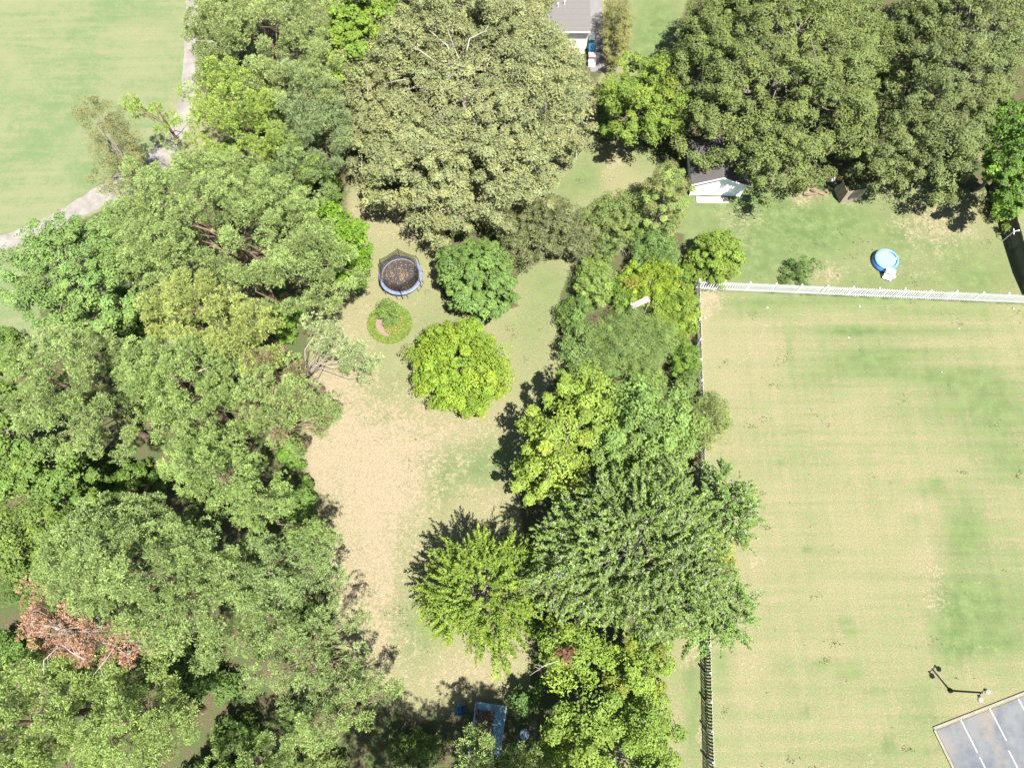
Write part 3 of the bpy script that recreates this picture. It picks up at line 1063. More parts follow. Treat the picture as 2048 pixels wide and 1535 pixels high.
tree('pine_tree', 'second pine beyond the bottom edge, whose shade reaches the spiky tree', 'tree', 'pine', PINEG,
     [(950, 1610), (1040, 1585), (1150, 1590), (1260, 1640), (1250, 1760), (1130, 1800), (1040, 1740)], 15, 19, GP, drop=3.5)

# --- deciduous trees of the grove
GD = 'leafy trees among the pines'
tree('deciduous_tree', 'loose leafy tree at the left edge where the path leaves the photo', 'tree', 'maple', (.105, .172, .050),
     [(-10, 560), (20, 510), (60, 480), (110, 430), (170, 420), (235, 420), (250, 480), (240, 550), (260, 620), (200, 660), (120, 660), (60, 650), (5, 620)], 10, 14, GD, drop=2.5, over=dict(n=105, L=.22, asp=.6), yellow=0)
tree('deciduous_tree', 'dark green leafy tree on the left edge beside the round pine', 'tree', 'maple', (.078, .135, .030),
     [(-60, 760), (20, 735), (60, 800), (60, 880), (110, 910), (180, 930), (190, 990), (130, 1010), (60, 1000), (-60, 990)], 9, 12.5, GD, drop=2.5, over=dict(L=.25), yellow=.25)
tree('deciduous_tree', 'leafy green tree above the dead brown pine on the left edge', 'tree', 'maple', (.082, .135, .030),
     [(-60, 1020), (40, 1000), (120, 1010), (170, 1030), (120, 1090), (90, 1140), (40, 1170), (-60, 1150)], 9, 12, GD, drop=2.5, over=dict(L=.25), yellow=.2)
tree('deciduous_tree', 'airy thin leaved tree leaning out over the pale path and fairway', 'tree', 'airy', (.128, .142, .058),
     [(145, 200), (190, 185), (230, 215), (265, 230), (280, 290), (300, 350), (330, 390), (290, 400), (230, 395), (180, 370), (190, 320), (170, 270), (150, 230)], 9, 12.5, None, drop=2.5, over=dict(limbs=.22, n=120), base_shift=(2.5, -2.0))
tree('deciduous_tree', 'bright green dense tree between the pines and the trampoline', 'tree', 'round', (.085, .158, .016),
     [(625, 400), (660, 392), (690, 430), (730, 440), (745, 500), (735, 550), (700, 580), (670, 550), (660, 500), (630, 450)], 5, 7.5, GD, drop=2.5, over=dict(lobe=.6, jit=.25))
tree('deciduous_tree', 'bright leafy tree at the top edge behind the big tan oak', 'tree', 'maple', (.105, .165, .025),
     [(660, -40), (720, -60), (800, -20), (790, 50), (740, 90), (700, 150), (665, 140), (650, 60)], 9, 12, GD, drop=2.5)
for i, (lab, e, c) in enumerate([
    ('low dark bush in the shaded gap right of the dead brown pine', (330, 1320, 60, 40), (.07, .12, .03)),
    ('low green bush under the left edge trees above the dead pine', (190, 960, 60, 60), (.06, .11, .022)),
    ('low leafy bush in the dark gap left of the diagonal pine', (270, 960, 55, 45), (.07, .12, .024)),
    ('small green bush at the lawn edge under the yellowish pine', (570, 640, 34, 40), (.09, .16, .025)),
    ('low bush at the lawn edge below the reddish tipped pine', (585, 905, 30, 34), (.075, .14, .024)),
    ('green sapling clump at the bottom between the clumpy and open pines', (470, 1470, 50, 45), (.075, .125, .03)),
    ('dark low bush under the open pine by the trunk', (590, 1440, 40, 40), (.075, .115, .035)),
    ('leafy brush at the bottom edge left of the blue roof', (830, 1500, 60, 40), (.085, .125, .032)),
    ('dark bush in the deep shade right of the blue roof', (1050, 1400, 34, 34), (.06, .11, .03)),
    ('low bush under the dull grey green pine left of the tan oak', (650, 370, 34, 40), (.07, .12, .022)),
    ('green bush below the dead brown pine at the left', (170, 1350, 70, 30), (.08, .14, .026)),
    ('bush between the bottom left corner pine and its clumpy neighbour', (185, 1500, 24, 60), (.09, .15, .026)),
    ('bush in the dark gap left of the largest grove pine', (60, 1180, 60, 40), (.065, .115, .024)),
    ('green undergrowth between the loose leafy tree and the broad upper pine', (245, 620, 50, 46), (.075, .125, .026)),
    ('dark undergrowth between the round left pine and its tufted neighbour', (285, 770, 40, 60), (.06, .105, .022)),
    ('undergrowth in the gap under the tufted pine', (420, 900, 60, 34), (.065, .115, .024)),
    ('undergrowth at the lawn edge below the diagonal pine', (600, 1010, 34, 60), (.07, .12, .026)),
    ('bush at the lawn edge right of the largest grove pine', (600, 1240, 50, 44), (.08, .125, .03)),
    ('undergrowth just below the largest grove pine', (420, 1370, 60, 44), (.06, .105, .026)),
    ('dark bush at the left edge under the dead pine', (20, 1300, 60, 44), (.065, .115, .024)),
    ('bush at the bottom edge below the clumpy pine', (420, 1560, 60, 40), (.07, .12, .028)),
    ('undergrowth left of the dark leafy tree on the left edge', (10, 700, 50, 50), (.085, .14, .03)),
    ('bush under the grey green pine beside the top of the path', (560, 230, 60, 40), (.08, .125, .035)),
    ('low bush left of the oak at the top, under the bright leafy tree', (690, 190, 40, 50), (.075, .14, .02)),
    ('scrubby bush at the bottom edge left of the ragged pine', (640, 1530, 60, 30), (.085, .12, .035)),
]):
    tree('understory_bush', lab, 'bush', 'shrub', c, ell(*e), 1.4, 3.6, 'understory bushes', drop=1.3, over=dict(L=.24, n=60))

# --- middle and right
tree('oak_tree', 'huge tan green oak with pale bare limbs at the top centre', 'tree', 'oak', OAKT,
     [(668, 190), (690, 120), (720, 60), (800, -10), (900, -30), (1000, -10), (1090, 30), (1140, 60), (1160, 120), (1200, 170), (1195, 230), (1150, 270), (1120, 320), (1110, 370), (1060, 400), (1020, 430), (960, 440), (880, 450), (850, 420), (800, 400), (730, 390), (700, 330), (680, 260)],
     6.0, 13.5, drop=2.5, pale=(.27, .27, .18, .10), bare=40, bark=M_PALEBARK, over=dict(n=100, sp=.86, L=.24, lobe=2.6, ls=2.4, prof=.45))
tree('oak_tree', 'tan oak crown at the top edge that merges behind the huge tan oak', 'tree', 'oak', (.148, .172, .070),
     [(770, 20), (800, -60), (880, -110), (980, -120), (1070, -90), (1105, -30), (1100, 40), (1040, 70), (940, 70), (850, 60)], 6, 12, drop=2.5, pale=(.27, .27, .18, .08), bare=8)
tree('oak_tree', 'huge dark olive oak covering the back of the white shed', 'tree', 'oak', OAKG,
     [(1330, 120), (1360, 50), (1400, -20), (1480, -60), (1600, -70), (1700, -50), (1760, 20), (1790, 90), (1780, 170), (1760, 240), (1740, 305), (1700, 328), (1640, 332), (1590, 368), (1540, 384), (1512, 355), (1488, 326), (1436, 306), (1390, 272), (1350, 225), (1320, 180)],
     4.5, 13, 'big oaks at the top right', drop=2, pale=(.22, .23, .14, .09), over=dict(n=105, lobe=2.3, ls=2.2, prof=.48))
tree('oak_tree', 'huge dark olive oak filling the top right corner of the photo', 'tree', 'oak', (.095, .124, .042),
     [(1765, 80), (1800, 0), (1860, -60), (1960, -80), (2080, -60), (2140, 40), (2110, 130), (2020, 180), (1990, 260), (1970, 320), (1930, 370), (1870, 375), (1800, 345), (1745, 345), (1725, 310), (1760, 250), (1770, 160)],
     4.5, 12.5, 'big oaks at the top right', drop=2, pale=(.22, .23, .14, .09), over=dict(n=105, lobe=2.3, ls=2.2, prof=.48))
tree('deciduous_tree', 'bright green tree on the right edge below the corner oak', 'tree', 'maple', (.075, .140, .024),
     [(1985, 200), (2040, 170), (2100, 200), (2110, 330), (2080, 400), (2040, 410), (2000, 390), (1975, 340), (1990, 270)], 7, 10, drop=2.5, over=dict(L=.25))
tree('deciduous_tree', 'bright green tree between the house drive and the dark olive oak', 'tree', 'maple', (.098, .150, .026),
     [(1205, 150), (1250, 120), (1300, 105), (1350, 130), (1375, 190), (1360, 250), (1310, 285), (1250, 270), (1210, 230), (1195, 190)], 6, 9, drop=2.5, over=dict(L=.24), yellow=.2)
tree('cedar_shrub', 'brownish green cedar beside the house drive at the top', 'shrub', 'cedar', (.130, .135, .048), ell(1232, 55, 32, 62), 2.5, 6.5, drop=1.6, over=dict(prof=.7), c2=(.145, .15, .05))
tree('garden_shrub', 'small green shrub at the foot of the oak right of the gravelly lawn gap', 'shrub', 'shrub', (.09, .15, .03), ell(1215, 250, 22, 30), 1.4, 2.8, drop=1.2)
tree('broadleaf_shrub', 'wide dark brownish evergreen bush below the tan oak', 'shrub', 'shrub', (.084, .104, .038),
     [(985, 450), (1010, 410), (1060, 385), (1120, 390), (1170, 420), (1190, 460), (1185, 500), (1150, 515), (1110, 505), (1070, 515), (1035, 535), (1010, 500)], 3, 5.2, drop=2.2, pale=(.24, .20, .13, .12), over=dict(mat=M_GLOSS, L=.18))
tree('broadleaf_tree', 'blue green broadleaf tree right of the trampoline', 'tree', 'maple', (.084, .140, .036),
     [(868, 540), (880, 500), (920, 475), (960, 470), (1005, 480), (1025, 520), (1040, 560), (1038, 600), (1000, 630), (960, 640), (920, 620), (890, 590)], 3.4, 6.6, drop=2.6, over=dict(n=105, sp=.8, rc=.55, L=.26))
tree('round_tree', 'round bright lime green tree in the middle of the lawn', 'tree', 'round', (.118, .185, .022),
     [(815, 735), (825, 690), (855, 655), (900, 638), (945, 640), (985, 665), (1010, 705), (1020, 745), (1010, 790), (980, 820), (935, 838), (890, 822), (850, 800), (825, 770)], 2.6, 6.2, drop=2.2, yellow=.15)
tree('maple_tree', 'yellow green maple casting a dark shadow on the lawn', 'tree', 'maple', (.132, .192, .034),
     [(1030, 880), (1045, 830), (1080, 790), (1120, 740), (1170, 735), (1220, 750), (1245, 800), (1240, 850), (1200, 880), (1190, 930), (1160, 960), (1130, 1000), (1070, 1010), (1030, 1000), (1035, 940)], 6.5, 10.5, drop=3, yellow=.08, over=dict(n=100))
tree('maple_tree', 'mid green maple beside the fence, right of the yellow green maple', 'tree', 'maple', (.115, .182, .048),
     [(1180, 850), (1210, 790), (1250, 750), (1310, 755), (1360, 780), (1395, 830), (1405, 890), (1380, 930), (1330, 950), (1260, 950), (1200, 940), (1170, 900)], 6.5, 10, drop=3, yellow=.1, over=dict(n=100))
tree('silver_maple', 'large dark green tree with glinting silvery leaves by the fence', 'tree', 'silver', (.084, .132, .028),
     [(1065, 1090), (1090, 1030), (1130, 990), (1200, 950), (1280, 930), (1360, 950), (1420, 1000), (1440, 1070), (1450, 1150), (1440, 1220), (1400, 1260), (1330, 1270), (1250, 1260), (1180, 1240), (1110, 1220), (1070, 1160)], 8, 13, drop=3, pale=(.24, .28, .18, .12))
tree('silver_maple', 'smaller silvery leaved tree overhanging the fence, upper right of the large one', 'tree', 'silver', (.075, .128, .028),
     [(1395, 960), (1430, 930), (1470, 935), (1500, 980), (1515, 1030), (1495, 1080), (1450, 1120), (1420, 1060), (1400, 1010)], 6, 9, drop=2.6, pale=(.27, .31, .19, .09))
tree('silver_maple', 'smaller green tree overhanging the fence above its bottom stretch', 'tree', 'silver', (.078, .138, .028),
     [(1400, 1190), (1440, 1150), (1480, 1160), (1505, 1200), (1500, 1250), (1470, 1290), (1420, 1300), (1370, 1290), (1380, 1240)], 5, 8, drop=2.6, pale=(.27, .31, .19, .05))
tree('yellowing_shrub', 'yellow leaved sapling squeezed between the two small fence trees', 'shrub', 'shrub', (.16, .185, .025), ell(1445, 1105, 26, 42), 4, 6.5, drop=2, yellow=.4)
tree('spiky_tree', 'feathery yellow green tree with spiky shoots over the lower lawn', 'tree', 'spray', (.088, .148, .022),
     [(848, 1230), (850, 1170), (880, 1110), (920, 1085), (970, 1065), (1020, 1080), (1060, 1110), (1070, 1170), (1065, 1230), (1040, 1290), (1010, 1330), (970, 1315), (930, 1290), (880, 1270)], 5, 9, drop=2.4, yellow=.25)
_t = tree('maple_tree', 'bright green tree with a red brown dead sprig below the silvery tree', 'tree', 'maple', (.120, .182, .030),
     [(1068, 1290), (1085, 1240), (1130, 1225), (1190, 1240), (1215, 1290), (1200, 1350), (1170, 1390), (1120, 1385), (1080, 1350)], 5.5, 8.5, drop=2.6, over=dict(n=100), bare=3)
sprig(_t, 1134, 1308, 8.4, .5, (.14, .068, .04), 'red brown dead sprig')
tree('maple_tree', 'green tree with a yellow patch left of the bottom fence stretch', 'tree', 'maple', (.120, .182, .030),
     [(1200, 1330), (1215, 1280), (1260, 1255), (1310, 1260), (1350, 1290), (1350, 1350), (1320, 1400), (1260, 1420), (1210, 1400)], 5.5, 8.5, drop=2.6, over=dict(n=100), c2=(.165, .195, .032))
tree('maple_tree', 'wide bright green tree at the bottom centre left of the fence', 'tree', 'maple', (.118, .180, .034),
     [(1065, 1480), (1110, 1420), (1170, 1380), (1240, 1370), (1310, 1380), (1360, 1430), (1380, 1500), (1370, 1580), (1280, 1640), (1160, 1640), (1080, 1580)], 6, 9.5, drop=2.8, over=dict(n=110))
# shrubbery between the lawn and the white fence
GS = 'shrubs of the dense border by the white fence'
SH = (.105, .160, .040)
tree('border_shrub', 'olive shrub at the upper end of the border beside the grass strip', 'shrub', 'shrub', (.110, .150, .045), ell(1235, 430, 66, 50), 2.6, 4.6, GS, drop=2, pale=(.25, .25, .15, .05))
tree('conifer_tree', 'pointed light green conifer left of the white shed', 'tree', 'cedar', (.135, .185, .055),
     ell(1322, 412, 60, 60), 1.5, 8.8, drop=1.2, over=dict(prof=.8, n=95), c2=(.165, .175, .06))
tree('border_shrub', 'dense green shrub below the pointed conifer, above the border', 'shrub', 'shrub', (.092, .150, .042), ell(1310, 495, 52, 44), 2, 3.8, GS, drop=1.8)
tree('border_shrub', 'light green shrub at the lawn side below the dark evergreen bush', 'shrub', 'shrub', (.122, .180, .042), ell(1190, 560, 42, 50), 2, 3.8, GS, drop=1.8, pale=(.3, .32, .2, .05))
_t = tree('border_shrub', 'yellow green shrub with an orange tuft in the middle of the border', 'shrub', 'shrub', (.125, .190, .022), ell(1300, 560, 66, 44), 1.8, 3.4, GS, drop=1.6, yellow=.2)
sprig(_t, 1264, 566, 3.3, .6, (.17, .155, .028), 'orange yellow tuft', 140)
tree('border_shrub', 'dark green shrub on the lawn edge left of the weathered arbor', 'shrub', 'shrub', (.080, .135, .034), ell(1150, 625, 36, 42), 1.6, 3.2, GS, drop=1.5)
tree('border_shrub', 'bright green shrub against the corner of the white fence', 'shrub', 'shrub', (.115, .178, .028), ell(1365, 620, 40, 60), 1.6, 3.0, GS, drop=1.5, yellow=.25)
tree('border_shrub', 'grey green feathery shrub at the lower lawn edge of the border', 'shrub', 'shrub', (.098, .148, .046), ell(1160, 690, 44, 48), 2, 3.8, GS, drop=1.7)
tree('border_shrub', 'largest feathery green shrub in the lower border', 'shrub', 'shrub', (.112, .168, .050), ell(1260, 685, 98, 74), 2.4, 4.6, GS, drop=1.9, over=dict(sp=.52, L=.15, asp=.38, n=90, jit=.35))
tree('border_shrub', 'green shrub by the fence below the largest feathery one', 'shrub', 'shrub', (.090, .152, .025), ell(1372, 720, 28, 44), 1.6, 3, GS, drop=1.5)
tree('border_shrub', 'dull green shrub hiding the ground left of the brush pile', 'shrub', 'shrub', (.095, .135, .04), ell(1205, 500, 30, 28), 1.2, 2.6, GS, drop=1.2)
tree('border_shrub', 'mid green shrub above the weathered arbor', 'shrub', 'shrub', (.10, .165, .03), ell(1245, 590, 36, 40), 1.2, 2.7, GS, drop=1.2)
tree('border_shrub', 'yellowish green shrub right of the weathered arbor', 'shrub', 'shrub', (.12, .175, .028), ell(1330, 640, 34, 40), 1.2, 2.7, GS, drop=1.2)
tree('border_shrub', 'shrub between the conifer and the brush pile', 'shrub', 'shrub', (.10, .15, .04), ell(1275, 460, 34, 26), 1.4, 3, GS, drop=1.2)
tree('border_shrub', 'fresh green shrub at the foot of the round shrub by the fence', 'shrub', 'shrub', (.105, .175, .028), ell(1365, 545, 30, 30), 1.1, 2.4, GS, drop=1.1)
tree('border_shrub', 'shrub tucked under the lower edge of the largest feathery one', 'shrub', 'shrub', (.095, .15, .035), ell(1300, 755, 34, 24), 1.4, 3, GS, drop=1.2)
tree('border_shrub', 'small shrub at the lawn edge beside the yellow green maple', 'shrub', 'shrub', (.09, .14, .035), ell(1160, 745, 36, 24), 1.4, 3, GS, drop=1.2)
tree('airy_shrub', 'airy pale shrub spilling through the white fence onto the big lawn', 'shrub', 'airy', (.115, .150, .048), ell(1420, 835, 44, 58), 2.0, 4.4, drop=1.8, over=dict(n=75, sp=.5))
tree('border_shrub', 'small grey green shrub between the fence and the mid green maple', 'shrub', 'shrub', (.10, .15, .045), ell(1375, 775, 24, 30), 1.6, 3.2, GS, drop=1.5)
tree('round_shrub', 'round green shrub standing at the white fence corner', 'shrub', 'round', (.112, .170, .030),
     ell(1432, 515, 57, 52, j=.04), 1.2, 4.2, drop=1.2, over=dict(sp=.6, rc=.42, L=.2), c2=(.128, .165, .030))
tree('holly_shrub', 'small dark green shrub on the grass above the long white fence', 'shrub', 'shrub', (.070, .120, .032), ell(1603, 540, 40, 26), .7, 2.3, drop=.7, dens=.8, over=dict(lobe=1.0))
tree('sapling', 'small sapling in a dirt patch at the dark fence', 'plant', 'shrub', (.10, .15, .03), ell(2010, 456, 13, 11), .6, 1.5, drop=.5)
tree('vine_shrub', 'green climber covering the upper end of the dark fence', 'shrub', 'shrub', (.09, .15, .022), ell(2010, 405, 26, 34), 1.2, 2.8, drop=1.3)


# ------------------------------------------------------------------ island bed
def island_bed():
    c = P(780, 648)
    R = 2.05
    mb = MB()
    n = 40
    pts = [(R * math.cos(2 * math.pi * i / n) * (1 + .04 * math.sin(i * 1.3)), R * math.sin(2 * math.pi * i / n) * (1 + .03 * math.sin(i * 2.1)), 0) for i in range(n)]
    mb.poly([(x, y, 0) for x, y, _ in pts])
    bed = mb.obj('planting_bed', mat('mulch', (0.27, 0.20, 0.145), .95, .3, 8, bump=.6))
    bed.location = (c.x, c.y, .03)
    tag(bed, 'round mulched island bed in the lawn below the trampoline', 'planting bed', kind='structure')
    rng = np.random.default_rng(5)
    m = 5200
    a = rng.uniform(0, 2 * math.pi, m)
    r = R * rng.uniform(.70, 1.02, m)
    C = np.column_stack([c.x + r * np.cos(a), c.y + r * np.sin(a), rng.uniform(.05, .32, m)])
    T = np.column_stack([np.cos(a), np.sin(a), np.zeros(m)]) + rng.normal(0, .8, (m, 3))
    N_ = nrm(np.array([0, 0, 1.]) + rng.normal(0, .45, (m, 3)))
    cols = np.array((.135, .185, .035)) * rng.normal(1, .2, (m, 1))
    V = leaf_quads(C, N_, rng.uniform(.25, .42, m), .16, rng, T=T)
    g = link('border_grass', np_mesh('border_grass', V, 4, cols, M_LEAF))
    tag(g, 'ring of strappy yellow green border grass round the island bed', 'grass', kind='stuff')
    m = 3400
    q = rng.uniform(-1, 1, (m, 2))
    q = q[np.hypot(*q.T) < 1] * np.array([.95, 1.2])
    m = len(q)
    C = np.column_stack([c.x + .42 + q[:, 0], c.y - .05 + q[:, 1], .08 + .3 * rng.uniform(size=m)])
    V = leaf_quads(C, nrm(np.array([0, 0, 1.]) + rng.normal(0, .5, (m, 3))), rng.uniform(.1, .2, m), .6, rng)
    g = link('ground_cover', np_mesh('ground_cover', V, 4, np.array((.17, .19, .045)) * rng.normal(1, .2, (m, 1)), M_LEAF))
    tag(g, 'yellow green ground cover on the right side of the island bed', 'plants', kind='stuff')


island_bed()
tree('island_shrub', 'bushy green shrub growing in the round island bed', 'shrub', 'shrub', (.088, .140, .035), ell(776, 622, 22, 26), .8, 2.0, drop=.8, over=dict(sp=.5, rc=.38))


# ------------------------------------------------------------------ white picket fences
M_WHITE = mat('white_paint', (0.78, 0.79, 0.80), 0.55, 0.05, 4)
M_FENCE = mat('fence_white', (0.60, 0.61, 0.63), 0.65, 0.06, 4)
M_SHADE = mat('fence_shade_tone', (0.16, 0.16, 0.105), 0.9, 0.25, 5, bump=.3)  # dark olive paints in the shade on the west side of the white pickets


def picket_mesh(w, h, shade_back):
    mb = MB()
    t = .02
    pr = [(-w / 2, 0.05), (w / 2, 0.05), (w / 2, h - .07), (0, h), (-w / 2, h - .07)]
    f = [(x, -t / 2, z) for x, z in pr]
    b = [(x, t / 2, z) for x, z in pr]
    mb.poly(f)
    mb.poly(list(reversed(b)), 1 if shade_back else 0)
    for i in range(5):
        j = (i + 1) % 5
        mb.quad(f[j], f[i], b[i], b[j])
    return mb.mesh('picket', [M_FENCE, M_SHADE] if shade_back else [M_FENCE])


def picket_fence(a, b, label, h, shade_back, pitch, w, post_every=2.0):
    d = b - a
    L = d.length
    rz = math.atan2(d.y, d.x)
    root = thing('picket_fence', (a.x, a.y, 0), label, 'fence', rz=rz)
    me = picket_mesh(w, h, shade_back)
    n = int(L / pitch)
    for i in range(n):
        o = link('picket', me, root)
        o.location = ((i + .5) * pitch, -.045, random.Random(i).uniform(-.025, .02))
        o.rotation_euler = (random.Random(i + 5).uniform(-.012, .012), random.Random(i + 77).uniform(-.016, .016), 0)
    np_ = int(L / post_every)
    pm = MB()
    pm.box((0, 0, h * .5 + .02), (.11, .11, h + .04))
    pm.box((0, 0, h + .06), (.13, .13, .04))
    pm.lathe((0, 0, h + .08), [(.06, 0), (.055, .03), (.001, .07)], 6)
    pme = pm.mesh('post', M_FENCE)
    for i in range(np_ + 1):
        o = link('post', pme, root)
        o.location = (i * L / np_, .035, random.Random(i + 9).uniform(-.03, .03))
        o.rotation_euler = (random.Random(i + 31).uniform(-.03, .03), random.Random(i + 41).uniform(-.02, .02), 0)
    rm = MB()
    seg = L / np_
    rm.box((0, 0, 0), (seg - .12, .04, .09))
    rme = rm.mesh('rail', M_SHADE if shade_back else M_FENCE)  # rails on that side get the painted shade colour too
    for i in range(np_):
        for z in (.3, h - .32):
            o = link('rail', rme, root)
            o.location = ((i + .5) * seg, -.012, z)
    return root


FH = 1.68
cA = P(1391, 578)
cB = P(2200, 613)
cC = P(1419, 1640)
picket_fence(cA, cB, 'long white picket fence crossing the right side below the blue pool', FH, False, .235, .12, 2.35)
picket_fence(cC, cA, 'white picket fence with shade painted on its back along the left of the big lawn', FH, True, .24, .15, 2.0)



def fence_weeds():
    rng = np.random.default_rng(21)
    Cs = []
    for a, b, n in ((cA, cB, 1500), (cC, cA, 1700)):
        t = rng.uniform(0, 1, n // 6).repeat(6)[:n] if n % 6 == 0 else rng.uniform(0, 1, n)
        t = np.clip(t + rng.normal(0, .004, len(t)), 0, 1)
        d = np.array(b - a)
        nv = np.array([-d[1], d[0], 0]) / np.hypot(d[0], d[1])
        Cs.append(np.array(a) + d * t[:, None] + nv * rng.normal(-.05, .10, (len(t), 1)) + np.array([0, 0, 1.]) * rng.uniform(.04, .22, (len(t), 1)))
    C = np.concatenate(Cs)
    m = len(C)
    V = leaf_quads(C, nrm(rng.normal(0, .7, (m, 3)) + np.array([0, 0, .8])), rng.uniform(.08, .24, m), .3, rng)
    cols = np.array((.075, .115, .032)) * rng.uniform(.7, 1.6, (m, 1))
    tag(link('fence_weeds', np_mesh('fence_weeds', V, 4, cols, M_LEAF)), 'uncut grass and weeds along the foot of the white fences', 'weeds', kind='stuff')


fence_weeds()


# ------------------------------------------------------------------ dark board fence at the right edge
def board_fence():
    pts = [P(1978, 372), P(2004, 440), P(2022, 505), P(2040, 560), P(2062, 610)]
    root = thing('board_fence', pts[0], 'tall dark wooden board fence at the right edge', 'fence')
    mt = mat('dark_board', (0.075, 0.082, 0.068), .9, .35, 4, bump=.4)
    bm_ = MB()
    bm_.box((0, 0, 1.0), (.14, .022, 2.0))
    me = bm_.mesh('board', mt)
    pm = MB()
    pm.box((0, 0, .95), (.1, .1, 1.9))
    pme = pm.mesh('post', mt)
    for i in range(len(pts) - 1):
        a, b = pts[i] - pts[0], pts[i + 1] - pts[0]
        d = b - a
        n = int(d.length / .155)
        rz = math.atan2(d.y, d.x)
        for j in range(n):
            q = a + d * ((j + .5) / n)
            o = link('board', me, root)
            o.location = (q.x, q.y, random.Random(i * 99 + j).uniform(-.03, .03))
            o.rotation_euler = (0, 0, rz)
        for j in range(int(d.length / 2.2) + 1):
            q = a + d * (j * 2.2 / d.length) + Vector((-d.y, d.x, 0)).normalized() * .07
            o = link('post', pme, root)
            o.location = (q.x, q.y, 0)
            o.rotation_euler = (0, 0, rz)
        nv = Vector((-d.y, d.x, 0)).normalized()
        for z in (.35, 1.6):
            r_ = MB()
            r_.box((0, 0, 0), (d.length, .04, .09))
            o = r_.obj('rail', mt, root)
            q = a + d * .5 + nv * .034
            o.location = (q.x, q.y, z)
            o.rotation_euler = (0, 0, rz)


board_fence()


def t_post():
    a = P(2027, 463, 1.75)
    a.z = 0
    root = thing('pole', a, 'thin white pole with a T shaped top beside the dark fence', 'pole')
    m = mat('white_metal', (.75, .77, .78), .4, .05)
    mb = MB()
    mb.tube([(0, 0, -.05), (.02, 0, .9), (.05, .01, 1.75)], .022, 8)
    mb.obj('shaft', m, root)
    mb = MB()
    mb.tube([(-.02, -.32, 1.72), (.05, .01, 1.77), (.10, .34, 1.75)], .035, 8)
    mb.obj('crossbar', m, root)
    mb = MB()
    mb.tube([(.05, .01, 1.77), (.42, .06, 1.85)], .03, 8)
    mb.lathe((.46, .06, 1.80), [(.001, 0), (.08, .02), (.09, .07), (.05, .12), (.001, .13)], 10)
    mb.obj('finial', m, root)


t_post()


